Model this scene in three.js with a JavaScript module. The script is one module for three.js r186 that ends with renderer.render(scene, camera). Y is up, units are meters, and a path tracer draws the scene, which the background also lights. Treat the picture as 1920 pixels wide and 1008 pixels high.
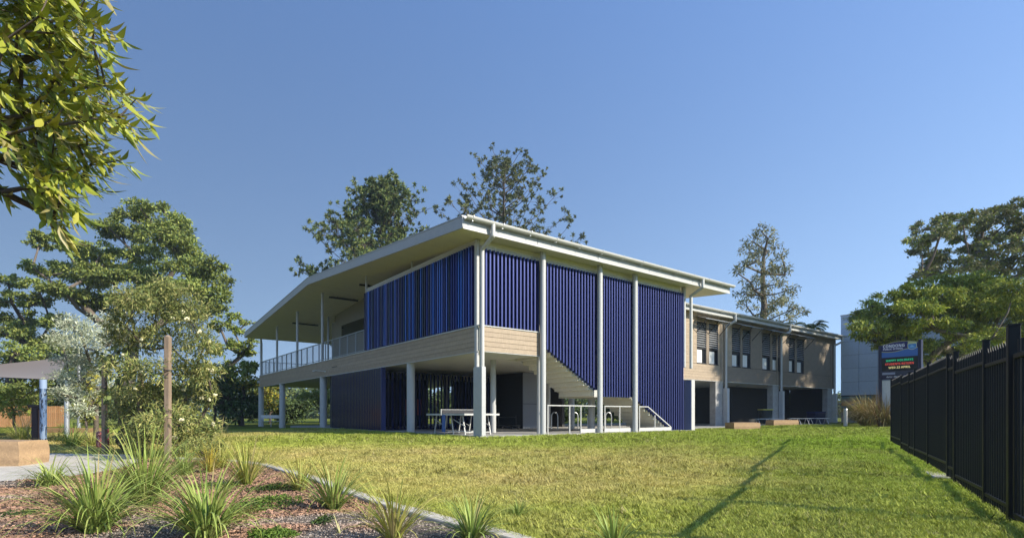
import * as THREE from 'three';
import { mergeGeometries } from 'three/addons/utils/BufferGeometryUtils.js';

// ---------------------------------------------------------------- camera, sky, sun, exposure
const F = 1025, CX = 960, HY = 777, HC = 0.726;            // focal length and horizon of the photograph in its pixels, eye height above the slab
const scene = new THREE.Scene();
const camera = new THREE.PerspectiveCamera(2 * Math.atan(504 / F) * 180 / Math.PI, 1920 / 1008, 0.1, 3000);
camera.position.set(0, HC, 0);
camera.lookAt(0, HC, -10);
camera.setViewOffset(1920, 1008, 0, 504 - HY, 1920, 1008);  // shifted lens: verticals stay vertical
const SUN = new THREE.Vector3(0.9 * Math.cos(0.543), Math.sin(0.543), 0.43 * Math.cos(0.543)).normalize();
function skyTexture() {
  const W = 512, H = 256, data = new Float32Array(W * H * 4), d = new THREE.Vector3();
  for (let j = 0; j < H; j++) for (let i = 0; i < W; i++) {
    const el = ((j + 0.5) / H - 0.5) * Math.PI, az = ((i + 0.5) / W - 0.5) * 2 * Math.PI;
    d.set(Math.cos(el) * Math.cos(az), Math.sin(el), Math.cos(el) * Math.sin(az));
    const y = Math.max(0, d.y), m = Math.exp(-y * 3.4), g = d.dot(SUN);
    const ray = Math.max(0.55, 0.98 + 0.66 * g + 0.25 * g * g), mie = 0.06 * Math.pow(Math.max(0, (g + 1) / 2), 6);   // more light scattered on the sun's side
    const z = [0.058, 0.132, 0.335], h = [0.39, 0.575, 0.80], o = (j * W + i) * 4;
    for (let k = 0; k < 3; k++) data[o + k] = ((z[k] * (1 - m) + h[k] * m) * ray + mie * [1, 0.92, 0.8][k]);
    if (d.y < 0) for (let k = 0; k < 3; k++) data[o + k] *= 1 + 0.6 * Math.max(d.y, -1);
    data[o + 3] = 1;
  }
  const t = new THREE.DataTexture(data, W, H, THREE.RGBAFormat, THREE.FloatType);
  t.mapping = THREE.EquirectangularReflectionMapping; t.magFilter = THREE.LinearFilter; t.minFilter = THREE.LinearFilter;
  t.wrapS = THREE.RepeatWrapping; t.needsUpdate = true; return t;
}
scene.background = skyTexture(); scene.environment = scene.background;
const sun = new THREE.DirectionalLight(new THREE.Color().setRGB(1, 0.93, 0.80), 4.6);
sun.position.copy(SUN).multiplyScalar(90).add(new THREE.Vector3(0, 0, -20)); sun.target.position.set(0, 0, -20);
sun.castShadow = true; sun.shadow.mapSize.set(4096, 4096); sun.shadow.radius = 1;
Object.assign(sun.shadow.camera, { left: -70, right: 70, top: 60, bottom: -60, near: 1, far: 260 });
scene.add(sun, sun.target);
const renderer = new THREE.WebGLRenderer({ antialias: true });
renderer.toneMapping = THREE.LinearToneMapping; renderer.toneMappingExposure = 1.55; renderer.shadowMap.enabled = true;
scene.fog = new THREE.FogExp2(new THREE.Color().setRGB(0.62, 0.76, 0.95), 0.0004);

// ---------------------------------------------------------------- helpers
const V3 = THREE.Vector3;
function rng(s) { return () => { s |= 0; s = s + 0x6D2B79F5 | 0; let t = Math.imul(s ^ s >>> 15, 1 | s); t = t + Math.imul(t ^ t >>> 7, 61 | t) ^ t; return ((t ^ t >>> 14) >>> 0) / 4294967296; }; }
const lerp = (a, b, t) => a + (b - a) * t, clamp = (x, a = 0, b = 1) => Math.min(b, Math.max(a, x));
const sm = (a, b, x) => { const t = clamp((x - a) / (b - a)); return t * t * (3 - 2 * t); };
function hash2(i, j) { let h = Math.imul(i, 374761393) + Math.imul(j, 668265263); h = Math.imul(h ^ h >>> 13, 1274126177); return ((h ^ h >>> 16) >>> 0) / 4294967296; }
function vnoise(x, y) { const i = Math.floor(x), j = Math.floor(y), a = x - i, b = y - j, u = a * a * (3 - 2 * a), w = b * b * (3 - 2 * b);
  return lerp(lerp(hash2(i, j), hash2(i + 1, j), u), lerp(hash2(i, j + 1), hash2(i + 1, j + 1), u), w); }
function fbm(x, y, o = 4) { let s = 0, a = 0.5, n = 0; for (let k = 0; k < o; k++) { s += a * vnoise(x, y); n += a; a *= 0.5; x = x * 2.03 + 17.3; y = y * 2.03 + 9.1; } return s / n; }
const LC = (r, g, b) => new THREE.Color().setRGB(r, g, b);
function tex(w, h, fn, srgb = true) {
  const d = new Uint8Array(w * h * 4);
  for (let j = 0; j < h; j++) for (let i = 0; i < w; i++) { const c = fn(i, j), o = (j * w + i) * 4; for (let k = 0; k < 3; k++) d[o + k] = clamp(c[k], 0, 255); d[o + 3] = 255; }
  const t = new THREE.DataTexture(d, w, h); t.wrapS = t.wrapT = THREE.RepeatWrapping; t.magFilter = THREE.LinearFilter; t.minFilter = THREE.LinearMipmapLinearFilter; t.generateMipmaps = true;
  if (srgb) t.colorSpace = THREE.SRGBColorSpace; t.needsUpdate = true; return t;
}
// tileable noise on a w x h grid
const tn = (i, j, w, h, s) => { const x = i / w, y = j / h; const a = fbm(x * s, y * s), b = fbm((x - 1) * s, y * s), c = fbm(x * s, (y - 1) * s), e = fbm((x - 1) * s, (y - 1) * s); return lerp(lerp(a, b, x), lerp(c, e, x), y); };
function std(color, roughness = 0.6, more = {}) { return new THREE.MeshStandardMaterial({ color, roughness, ...more }); }
const taken = new Map();
function numbered(n) { const k = taken.get(n) ?? 0; taken.set(n, k + 1); return k ? `${n}_${String(k).padStart(3, '0')}` : n; }
function meta(o, label, category, group, kind) { o.userData = { ...(label && { label }), ...(category && { category }), ...(group && { group }), ...(kind && { kind }) }; return o; }
function thing(name, label, category, group) { const o = new THREE.Group(); o.name = numbered(name); meta(o, label, category, group); scene.add(o); return o; }
function part(parent, name, geo, mat, kind) { const m = new THREE.Mesh(geo, mat); m.name = name; m.castShadow = m.receiveShadow = true; if (kind) m.userData.kind = kind; parent.add(m); return m; }
function structure(name, geo, mat) { const m = part(scene, numbered(name), geo, mat); m.userData.kind = 'structure'; return m; }
// metric uv by the dominant axis of each face normal
function muv(g, s = 1) {
  const p = g.attributes.position, n = g.attributes.normal, uv = new Float32Array(p.count * 2);
  for (let i = 0; i < p.count; i++) { const ax = Math.abs(n.getX(i)), ay = Math.abs(n.getY(i)), az = Math.abs(n.getZ(i));
    let a, b; if (ay >= ax && ay >= az) { a = p.getX(i); b = p.getZ(i); } else if (ax >= az) { a = p.getZ(i); b = p.getY(i); } else { a = p.getX(i); b = p.getY(i); }
    uv[2 * i] = a * s; uv[2 * i + 1] = b * s; }
  g.setAttribute('uv', new THREE.BufferAttribute(uv, 2)); return g;
}
const rawBox = (x0, x1, y0, y1, z0, z1) => new THREE.BoxGeometry(x1 - x0, y1 - y0, z1 - z0).translate((x0 + x1) / 2, (y0 + y1) / 2, (z0 + z1) / 2);
// box with chamfered vertical and horizontal edges
function cbox(x0, x1, y0, y1, z0, z1, b = 0.01) {
  const w = x1 - x0, h = y1 - y0, d = z1 - z0; b = Math.min(b, w * 0.3, h * 0.3, d * 0.3);
  const s = new THREE.Shape(); s.moveTo(-w / 2 + b, -h / 2 + b); s.lineTo(w / 2 - b, -h / 2 + b); s.lineTo(w / 2 - b, h / 2 - b); s.lineTo(-w / 2 + b, h / 2 - b); s.closePath();
  const g = new THREE.ExtrudeGeometry(s, { depth: d - 2 * b, bevelEnabled: true, bevelThickness: b, bevelSize: b, bevelSegments: 1, steps: 1 });
  g.translate(0, 0, -(d - 2 * b) / 2).translate((x0 + x1) / 2, (y0 + y1) / 2, (z0 + z1) / 2); return muv(g);
}
function tube(pts, r, seg = 8, n) { const c = pts.length === 2 ? new THREE.LineCurve3(pts[0], pts[1]) : new THREE.CatmullRomCurve3(pts, false, 'catmullrom', 0.3); return new THREE.TubeGeometry(c, n ?? (pts.length === 2 ? 1 : pts.length * 4), r, seg, false); }
// polyline pipe with sharp mitred feel (one tube for each run, a ball at each joint)
function pipe(pts, r, seg = 10) { const gs = []; for (let i = 0; i + 1 < pts.length; i++) { const a = pts[i], b = pts[i + 1], L = a.distanceTo(b), g = new THREE.CylinderGeometry(r, r, L, seg); g.applyQuaternion(new THREE.Quaternion().setFromUnitVectors(new V3(0, 1, 0), b.clone().sub(a).normalize())); g.translate((a.x + b.x) / 2, (a.y + b.y) / 2, (a.z + b.z) / 2); gs.push(g); if (i) gs.push(new THREE.SphereGeometry(r * 1.01, seg, 6).translate(a.x, a.y, a.z)); } return merge(gs); }
function merge(gs) { return mergeGeometries(gs.map(g => { g = g.index ? g.toNonIndexed() : g; for (const k of Object.keys(g.attributes)) if (!['position', 'normal', 'uv', 'color'].includes(k)) g.deleteAttribute(k); return g; })); }
const bar = (a, b, w) => { const L = a.distanceTo(b), g = new THREE.BoxGeometry(w, L, w); g.applyQuaternion(new THREE.Quaternion().setFromUnitVectors(new V3(0, 1, 0), b.clone().sub(a).normalize())); return g.translate((a.x + b.x) / 2, (a.y + b.y) / 2, (a.z + b.z) / 2); };

// ground height, x to the right and d away from the camera
const HB = [[-60, -0.55], [0, -0.5], [4, -0.46], [6, -0.40], [9, -0.31], [12, -0.24], [16, -0.12], [18, -0.055], [22, -0.045], [30, -0.045], [80, -0.05], [900, -0.05]];
function hg(x, d) {
  let h = HB[HB.length - 1][1];
  for (let i = 0; i + 1 < HB.length; i++) if (d < HB[i + 1][0]) { h = lerp(HB[i][1], HB[i + 1][1], clamp((d - HB[i][0]) / (HB[i + 1][0] - HB[i][0]))); break; }
  h -= 0.17 * sm(-9, -17, x) * sm(18, 30, d);
  h -= 0.08 * sm(4, 9, x) * (1 - sm(19, 25, d)) * sm(10, 15, d);
  h += 0.12 * sm(11, 18, x) * sm(20, 26, d) * (1 - sm(50, 80, d));
  return h + 0.02 * (vnoise(x * 0.6 + 50, d * 0.6) - 0.5) * (1 - sm(16, 18, d));
}
function groundPx(px, py) { let d = 10; for (let k = 0; k < 30; k++) { const x = (px - CX) / F * d; d = lerp(d, (HC - hg(x, d)) * F / (py - HY), 0.6); } const x = (px - CX) / F * d; return { x, d, y: hg(x, d) }; }
const atPx = (px, py, d) => new V3((px - CX) / F * d, HC + (HY - py) / F * d, -d);

// the building's own axes: u along the slatted front, v back along the balcony side
const TH = 0.915, UX = Math.sin(TH), UD = Math.cos(TH), C0 = { x: (899 - CX) / F * 18.6, d: 18.6 };
const uAt = (px, v) => { const k = (px - CX) / F, x = C0.x - UD * v, d = C0.d + UX * v; return (k * d - x) / (UX - k * UD); };
const vAt = (px, u) => { const k = (px - CX) / F, x = C0.x + UX * u, d = C0.d + UD * u; return (k * d - x) / (-UD - k * UX); };
const toUV = (x, d) => { const a = x - C0.x, b = d - C0.d; return [a * UX + b * UD, -a * UD + b * UX]; };
const depthUV = (u, v) => C0.d + UD * u + UX * v;
const yAt = (py, u, v) => HC + (HY - py) / F * depthUV(u, v);
function inFrame(o) { o.position.set(C0.x, 0, -C0.d); o.rotation.y = Math.PI / 2 - TH; return o; }   // a group in the building's axes: x = u, z = -v
const L = (u, y, v) => new V3(u, y, -v);
const bb = (u0, u1, y0, y1, v0, v1, b = 0.008) => cbox(u0, u1, y0, y1, -v1, -v0, b);
const W = (u, v) => ({ x: C0.x + UX * u - UD * v, d: C0.d + UD * u + UX * v });

// ---------------------------------------------------------------- materials
const grain = tex(256, 256, (i, j) => { const g = tn(i, j * 0.12, 256, 256, 90), b = tn(i, j, 256, 256, 7); const k = 0.80 + 0.28 * g + 0.10 * (b - 0.5); return [205 * k, 190 * k, 170 * k]; });
const speck = tex(256, 256, (i, j) => { const k = 0.80 + 0.22 * tn(i, j, 256, 256, 60) + 0.22 * (tn(i, j, 256, 256, 6) - 0.3); return [232 * k, 230 * k, 226 * k]; });
const sandstone = tex(256, 256, (i, j) => { const a = tn(i, j, 256, 256, 40), b = tn(i, j, 256, 256, 5), s = Math.sin(j * 0.09 + 5 * b); const k = 0.78 + 0.25 * a + 0.14 * (b - 0.4) + 0.04 * s; return [232 * k, 196 * k, 150 * k]; });
const paintWear = tex(256, 256, (i, j) => { const k = 0.93 + 0.09 * tn(i, j, 256, 256, 24) + 0.07 * (tn(i, j, 256, 256, 4) - 0.5); return [255 * k, 255 * k, 252 * k]; });
const M = {
  white: std(LC(0.56, 0.55, 0.52), 0.42, { map: paintWear }),
  column: std(LC(0.50, 0.50, 0.49), 0.45, { map: paintWear }),
  fascia: std(LC(0.46, 0.46, 0.455), 0.5, { map: paintWear }),
  soffit: std(LC(0.83, 0.78, 0.66), 0.7, { map: paintWear }),
  concrete: std(LC(0.46, 0.45, 0.43), 0.85, { map: speck, bumpMap: speck, bumpScale: 0.002 }),
  path: std(LC(0.74, 0.69, 0.60), 0.9, { map: speck, bumpMap: speck, bumpScale: 0.003 }),
  board: std(LC(0.76, 0.70, 0.62), 0.75, { map: grain, bumpMap: grain, bumpScale: 0.002 }),
  board2: std(LC(0.72, 0.66, 0.585), 0.75, { map: grain, bumpMap: grain, bumpScale: 0.002 }),
  clad: std(LC(0.47, 0.44, 0.405), 0.75, { map: grain, bumpMap: grain, bumpScale: 0.002 }),
  steel: std(LC(0.34, 0.36, 0.37), 0.4, { metalness: 0.5 }),
  galv: std(LC(0.60, 0.61, 0.61), 0.35, { metalness: 0.7 }),
  dark: std(LC(0.03, 0.03, 0.032), 0.7),
  wallDark: std(LC(0.045, 0.045, 0.045), 0.85), wallBrown: std(LC(0.24, 0.225, 0.19), 0.75, { map: paintWear }),
  wallGrey: std(LC(0.33, 0.34, 0.37), 0.6),
  roof: std(LC(0.50, 0.51, 0.52), 0.45, { metalness: 0.3 }),
  glass: new THREE.MeshPhysicalMaterial({ color: LC(0.55, 0.6, 0.62), roughness: 0.03, transmission: 0.6, thickness: 0, ior: 1.5 }),
  darkGlass: std(LC(0.02, 0.022, 0.026), 0.05),
  blind: std(LC(0.74, 0.72, 0.66), 0.9),
  black: new THREE.MeshPhysicalMaterial({ color: LC(0.012, 0.012, 0.013), roughness: 0.5, specularIntensity: 0.5 }),
  stone: std(LC(0.56, 0.54, 0.53), 0.9, { map: sandstone, bumpMap: sandstone, bumpScale: 0.008 }),
};
const slatMat = (r, g, b, ro = 0.3, me = 0.7) => std(LC(r, g, b), ro, { metalness: me });
const S = { navy: slatMat(0.046, 0.058, 0.172, 0.55, 0.75), gloss: slatMat(0.03, 0.045, 0.20), deep: slatMat(0.012, 0.014, 0.045, 0.3, 0.3), blue: slatMat(0.035, 0.13, 0.46, 0.25), sky: slatMat(0.09, 0.14, 0.42, 0.25), teal: slatMat(0.02, 0.035, 0.065, 0.25), violet: slatMat(0.06, 0.065, 0.21, 0.25), screen: std(LC(0.010, 0.014, 0.065), 0.18) };

// ---------------------------------------------------------------- ground, slabs, path, bed
// the bed edge (kerb) in the photograph's pixels, followed on the ground
const kerbLine = [[330, 862], [420, 866], [490, 874], [540, 887], [600, 905], [660, 929], [720, 949], [790, 969], [860, 989], [940, 1008], [1050, 1042], [1250, 1110]].map(([x, y]) => groundPx(x, y));
function kerbX(d) { for (let i = 0; i + 1 < kerbLine.length; i++) { const a = kerbLine[i], b = kerbLine[i + 1]; if (d <= a.d && d >= b.d) return lerp(b.x, a.x, (d - b.d) / (a.d - b.d)); } return d < kerbLine[kerbLine.length - 1].d ? kerbLine[kerbLine.length - 1].x : -999; }
const inBed = (x, d) => d < kerbLine[0].d && x < kerbX(d);
const pathEdge = [[-260, 905], [0, 906], [70, 902], [150, 893], [215, 884], [260, 868], [250, 855], [150, 853], [60, 852], [-260, 850]].map(([x, y]) => groundPx(x, y));
function inPoly(poly, x, d) { let c = false; for (let i = 0, j = poly.length - 1; i < poly.length; j = i++) { const a = poly[i], b = poly[j]; if ((a.d > d) !== (b.d > d) && x < (b.x - a.x) * (d - a.d) / (b.d - a.d) + a.x) c = !c; } return c; }
const inPath = (x, d) => inPoly(pathEdge, x, d);
const onSlab = (x, d) => { const [u, v] = toUV(x, d); return (u > -0.15 && u < 12.4 && v > -0.22 && v < 22) || (u > 11 && u < 38 && v > 1.6 && v < 16); };
function dryness(x, d) {                                    // where the lawn has dried out
  const n = fbm(x * 0.45 + 3, d * 0.45 + 8, 4), f = fbm(x * 2.3, d * 2.3 + 40, 3);
  const back = 0.75 * sm(-6.5, -9.5, x) * (1 - sm(24, 30, d));
  const band = sm(5.5, 8.5, d) * (1 - sm(13.0, 16.0, d)) * (1 - sm(1.5, 5.5, x - (d - 8) * 0.25));
  return clamp(Math.max(back, 0.66 * band) + 0.8 * (n - 0.56) + 0.45 * (f - 0.5));
}
function lawnColor(x, d, c) {
  const k = dryness(x, d), n = fbm(x * 1.3 + 20, d * 1.3, 3), lush = sm(2, 7, x - d * 0.2) * (1 - sm(16, 24, d)) + 0.6 * sm(14, 18, d);
  const g = [lerp(0.36, 0.345, lush), lerp(0.385, 0.43, lush), lerp(0.075, 0.055, lush)], b = [0.53, 0.43, 0.165], q = 0.84 + 0.36 * n;
  return c.setRGB(lerp(g[0], b[0], k) * q, lerp(g[1], b[1], k) * q, lerp(g[2], b[2], k) * q);
}
{
  const N = 300, sx = t => Math.sinh(t * 5.2) / Math.sinh(5.2) * 700, pos = [], col = [], uv = [], idx = [], c = new THREE.Color();
  for (let j = 0; j <= N; j++) for (let i = 0; i <= N; i++) {
    const x = sx(i / N * 2 - 1), d = 9 + sx(j / N * 2 - 1);
    let y = hg(x, d); if (onSlab(x, d)) y = Math.min(y, -0.05);
    if (inBed(x, d) || inPath(x, d)) y -= 0.03;
    pos.push(x, y, -d); uv.push(x, d); lawnColor(x, d, c); c.multiplyScalar(0.75);
    if (inBed(x, d)) c.setRGB(0.12, 0.08, 0.06);
    col.push(c.r, c.g, c.b);
  }
  for (let j = 0; j < N; j++) for (let i = 0; i < N; i++) { const a = j * (N + 1) + i, b = a + 1, e = a + N + 1, f = e + 1; idx.push(a, b, f, a, f, e); }
  const g = new THREE.BufferGeometry(); g.setAttribute('position', new THREE.Float32BufferAttribute(pos, 3)); g.setAttribute('color', new THREE.Float32BufferAttribute(col, 3)); g.setAttribute('uv', new THREE.Float32BufferAttribute(uv, 2)); g.setIndex(idx); g.computeVertexNormals();
  const turf = tex(512, 512, (i, j) => { const a = hash2(i, j), b = tn(i, j, 512, 512, 70), e = tn(i, j, 512, 512, 12), k = 0.55 + 0.35 * a + 0.45 * (b - 0.3) + 0.3 * (e - 0.5); return [235 * k, 235 * k, 215 * k]; });
  turf.repeat.set(0.9, 0.9);
  structure('ground', g, new THREE.MeshPhysicalMaterial({ color: LC(1, 1, 1), roughness: 0.95, specularIntensity: 0.2, vertexColors: true, map: turf, bumpMap: turf, bumpScale: 0.02 }));
}
// grid sheet over a region
function sheet(inside, x0, x1, d0, d1, step, height, colour) {
  const pos = [], col = [], uv = [], idx = [], nx = Math.ceil((x1 - x0) / step), nd = Math.ceil((d1 - d0) / step), c = new THREE.Color();
  for (let j = 0; j <= nd; j++) for (let i = 0; i <= nx; i++) { const x = x0 + i * step, d = d0 + j * step; pos.push(x, height(x, d), -d); uv.push(x, d); colour(x, d, c); col.push(c.r, c.g, c.b); }
  for (let j = 0; j < nd; j++) for (let i = 0; i < nx; i++) if (inside(x0 + (i + 0.5) * step, d0 + (j + 0.5) * step)) { const a = j * (nx + 1) + i, b = a + 1, e = a + nx + 1, f = e + 1; idx.push(a, b, f, a, f, e); }
  const g = new THREE.BufferGeometry(); g.setAttribute('position', new THREE.Float32BufferAttribute(pos, 3)); g.setAttribute('color', new THREE.Float32BufferAttribute(col, 3)); g.setAttribute('uv', new THREE.Float32BufferAttribute(uv, 2)); g.setIndex(idx); g.computeVertexNormals(); return g;
}
const bedH = (x, d) => hg(x, d) + 0.012 + 0.06 * (fbm(x * 1.4, d * 1.4, 3) - 0.45);
const barkiness = (x, d) => sm(0.44, 0.60, fbm(x * 0.9 + 4, d * 0.9, 3) + 0.26 * sm(-0.5, -2.2, x) - 0.06 * sm(-1.6, 0.2, x));
function mulchColor(x, d, c) { const r = barkiness(x, d), n = 0.55 + 0.9 * fbm(x * 9, d * 9, 3); return c.setRGB(lerp(0.40, 0.25, r) * n, lerp(0.335, 0.145, r) * n, lerp(0.275, 0.10, r) * n); }
{
  const grit = tex(512, 512, (i, j) => { const a = hash2(i >> 1, j >> 1), b = tn(i, j, 512, 512, 90), k = 0.45 + 0.5 * a + 0.4 * (b - 0.4); return [240 * k, 232 * k, 225 * k]; }); grit.repeat.set(1.1, 1.1);
  structure('garden_bed_mulch', sheet((x, d) => inBed(x, d) && !inPath(x, d), -16, 3.2, 2.4, kerbLine[0].d, 0.08, bedH, mulchColor), std(LC(1, 1, 1), 0.95, { vertexColors: true, map: grit, bumpMap: grit, bumpScale: 0.02 }));
  const pg = sheet(inPath, -16, -3, 6, 18, 0.1, (x, d) => hg(x, d) + 0.035, (x, d, c) => c.setRGB(1, 1, 1)); pg.deleteAttribute('color');
  structure('garden_path', pg, M.path);
}
{ // kerb: flush concrete edging cast in lengths
  const cv = new THREE.CatmullRomCurve3(kerbLine.map(p => new V3(p.x, 0, -p.d))), n = 46, total = cv.getLength(), pts = cv.getSpacedPoints(n * 4);
  const kerb = thing('bed_kerb', 'pale concrete mowing kerb curving between the mulch bed and the lawn', 'kerb');
  for (let k = 0; k < n; k++) {
    const pos = [], nrm = [], idx = [];
    for (let q = 0; q <= 4; q++) {
      const i = Math.min(pts.length - 1, k * 4 + q), p = pts[i], t = pts[Math.min(i + 1, pts.length - 1)].clone().sub(pts[Math.max(i - 1, 0)]).normalize(), s = new V3(-t.z, 0, t.x), off = q === 0 ? 0.004 : q === 4 ? -0.004 : 0;
      for (const [w, h] of [[-0.095, -0.1], [-0.095, 0.05], [-0.085, 0.06], [0.085, 0.06], [0.095, 0.05], [0.095, -0.1]]) pos.push(p.x + s.x * w + t.x * off, hg(p.x, -p.z) + h, p.z + s.z * w + t.z * off);
    }
    for (let q = 0; q < 4; q++) for (let e = 0; e < 5; e++) { const a = q * 6 + e; idx.push(a, a + 1, a + 7, a, a + 7, a + 6); }
    for (const q of [0, 24]) for (let e = 1; e < 5; e++) idx.push(q, q + e, q + e + 1);
    let g = new THREE.BufferGeometry(); g.setAttribute('position', new THREE.Float32BufferAttribute(pos, 3)); g.setIndex(idx); g = g.toNonIndexed(); g.computeVertexNormals();
    part(kerb, 'kerb_length', muv(g), M.path);
  }
}
// floor slabs under the raised building and under the wing
inFrame(structure('floor_slab', bb(-0.1, 12.35, -0.25, 0, -0.2, 22, 0.015), M.concrete));
inFrame(structure('wing_floor_slab', bb(12.36, 37.4, -0.25, -0.004, 1.7, 16, 0.015), M.concrete));

// ---------------------------------------------------------------- the raised two-storey building
const hall = inFrame(thing('school_building', 'two storey school building on stilts with dark blue slatted stair screen and corner downpipe', 'building'));
let makeGutter, makePrism;
const unit = new THREE.BoxGeometry(1, 1, 1);
function slat(parent, u, y0, y1, v, wu, wv, mat, turn = 0) { const m = part(parent, 'slat', unit, mat); m.scale.set(wu, y1 - y0, wv); m.position.set(u, (y0 + y1) / 2, -v); m.rotation.y = turn; return m; }
function holder(parent, name) { const g = new THREE.Group(); g.name = name; parent.add(g); return g; }
{
  const r = rng(11);
  // decks
  part(hall, 'floor_deck', merge([bb(0.06, 2.84, 2.93, 3.70, 0.06, 30.75), bb(2.84, 12, 2.93, 3.70, 2.42, 30.75)]), M.soffit);
  part(hall, 'deck_surface', merge([rawBox(0.07, 2.83, 3.702, 3.73, -30.7, -0.07), rawBox(2.83, 11.98, 3.702, 3.73, -30.7, -2.43)]), M.concrete);
  // board cladding of the deck edge, each board its own piece
  const clad = holder(hall, 'board_cladding');
  const bh = 0.168;
  for (let k = 0; k < 5; k++) {
    const y0 = 2.905 + k * bh, y1 = y0 + bh - 0.008;
    for (let a = 0.14, q = 0; a < 30.85; q++) { const b = Math.min(30.85, a + (k % 2 && q === 0 ? 2.1 : 4.2)); part(clad, 'board', bb(0, 0.045, y0, y1, a + 0.003, b - 0.003, 0.006), r() < 0.5 ? M.board : M.board2); a = b; }
    part(clad, 'board', bb(0.14, 2.74, y0, y1, 0.0, 0.045, 0.006), k % 2 ? M.board2 : M.board);
  }
  part(hall, 'deck_trim', bb(-0.03, 0.06, 3.748, 3.79, 0.06, 30.9), M.white);
  part(hall, 'deck_trim', bb(-0.03, 2.76, 3.748, 3.79, -0.03, 0.058), M.white);
  part(hall, 'deck_trim', bb(-0.006, 0.06, 2.872, 2.90, 0.1, 30.85), M.white);
  part(hall, 'deck_trim', bb(0.1, 2.76, 2.872, 2.90, -0.006, 0.058), M.white);
  // roof: two pitched slopes, ridge along u
  const UE0 = -1.05, UE1 = 14.5, VR = 15.2, rise = 1.16, ve0 = -0.6, ve1 = 31;
  const slope = v => v < VR ? 6.70 + rise * (v - ve0) / (VR - ve0) : 6.70 + rise * (ve1 - v) / (ve1 - VR);
  const prism = (poly, u0, u1) => { const s = new THREE.Shape(poly.map(([v, y]) => new THREE.Vector2(v, y))); const g = new THREE.ExtrudeGeometry(s, { depth: u1 - u0, bevelEnabled: false }); g.rotateY(Math.PI / 2); g.translate(u0, 0, 0); return muv(g); };
  part(hall, 'roof_frame', prism([[ve0 + 0.05, slope(ve0) + 0.05], [VR, slope(VR) + 0.04], [ve1 - 0.05, slope(ve1) + 0.05], [ve1 - 0.05, slope(ve1) + 0.34], [VR, slope(VR) + 0.34], [ve0 + 0.05, slope(ve0) + 0.34]], UE0 + 0.04, UE1 - 0.04), M.soffit);
  const roof = part(hall, 'roof', merge([prism([[ve0, slope(ve0) + 0.37], [VR, slope(VR) + 0.37], [VR, slope(VR) + 0.40], [ve0, slope(ve0) + 0.40]], UE0 - 0.03, UE1 + 0.03), prism([[VR, slope(VR) + 0.37], [ve1, slope(ve1) + 0.37], [ve1, slope(ve1) + 0.40], [VR, slope(VR) + 0.40]], UE0 - 0.03, UE1 + 0.03)]), M.roof);
  // gable fascia boards in lengths
  for (const [ua, ub] of [[UE0 - 0.012, UE0 + 0.03], [UE1 - 0.03, UE1 + 0.012]]) for (const [a, b] of [[ve0, 2.7], [2.71, 8.9], [8.91, VR - 0.005], [VR + 0.005, 21.5], [21.51, 27], [27.01, ve1]])
    part(hall, 'fascia_board', prism([[a, slope(a)], [b, slope(b)], [b, slope(b) + 0.365], [a, slope(a) + 0.365]], ua, ub), M.fascia);
  // eave fascia, in lengths
  for (let k = 0; k < 5; k++) { const a = UE0 + 0.035 + k * 3.1, b = Math.min(UE1 - 0.035, a + 3.09); part(hall, 'fascia_board', bb(a, b, 6.695, 7.05, ve0, ve0 + 0.03), M.fascia); part(hall, 'fascia_board', bb(a, b, 6.695, 7.05, ve1 - 0.03, ve1), M.fascia); }
  part(hall, 'eave_trim', bb(UE0 + 0.002, UE1 - 0.002, 6.672, 6.752, ve0 - 0.02, ve0 - 0.002), M.white);
  // soffit lining panels
  const lining = holder(hall, 'soffit_lining');
  for (let q = 0; q < 13; q++) for (let k = 0; k < 12; k++) { const a = k < 6 ? ve0 + 0.035 + k * 2.62 : VR + 0.01 + (k - 6) * 2.62, b = a + 2.608, u0 = UE0 + 0.035 + q * 1.19, u1 = Math.min(UE1 - 0.035, u0 + 1.184);
    if (u0 > 3.5 && a > 0.5 && a < 28) continue; part(lining, 'soffit_panel', prism([[a, slope(a)], [b, slope(b)], [b, slope(b) + 0.02], [a, slope(a) + 0.02]], u0, u1), M.soffit); }
  // gutter: half round with brackets
  const half = (u0, u1, v, y, rad) => { const g = new THREE.CylinderGeometry(rad, rad, u1 - u0, 12, 1, true, 0, Math.PI * 1.15); g.rotateZ(Math.PI / 2); g.rotateX(-Math.PI * 0.08); const g2 = g.clone().scale(1, 0.93, 0.93); g.translate((u0 + u1) / 2, y, -v); g2.translate((u0 + u1) / 2, y, -v); return merge([g, g2]); };
  const gut = new THREE.Shape(); gut.absarc(0, 0, 0.105, Math.PI * 0.02, -Math.PI * 1.02, true); gut.absarc(0, 0, 0.095, -Math.PI * 1.02, Math.PI * 0.02, false);
  const gutter = (parent, u0, u1, v, y) => { const g = new THREE.ExtrudeGeometry(gut, { depth: u1 - u0, bevelEnabled: false, curveSegments: 8 }); g.rotateY(Math.PI / 2); g.translate(u0, y, -v); const o = part(parent, 'gutter', muv(g), M.white); for (let u = u0 + 0.25; u < u1 - 0.1; u += 1.2) { part(o, 'bracket', merge([rawBox(u - 0.012, u + 0.012, y - 0.02, y + 0.025, -(v + 0.11), -(v - 0.125)), rawBox(u - 0.012, u + 0.012, y - 0.135, y - 0.102, -(v + 0.11), -(v - 0.03))]), M.galv); } return o; };
  gutter(hall, UE0 + 0.02, UE1 + 0.12, ve0 - 0.135, 7.06);
  gutter(hall, UE0 + 0.02, UE1 + 0.02, ve1 + 0.135, 7.06);
  makeGutter = gutter; makePrism = prism;
  // columns and downpipes of the slatted front
  const cyl = (u, v, y0, y1, rad) => new THREE.CylinderGeometry(rad, rad, y1 - y0, 20).translate(u, (y0 + y1) / 2, -v);
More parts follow.
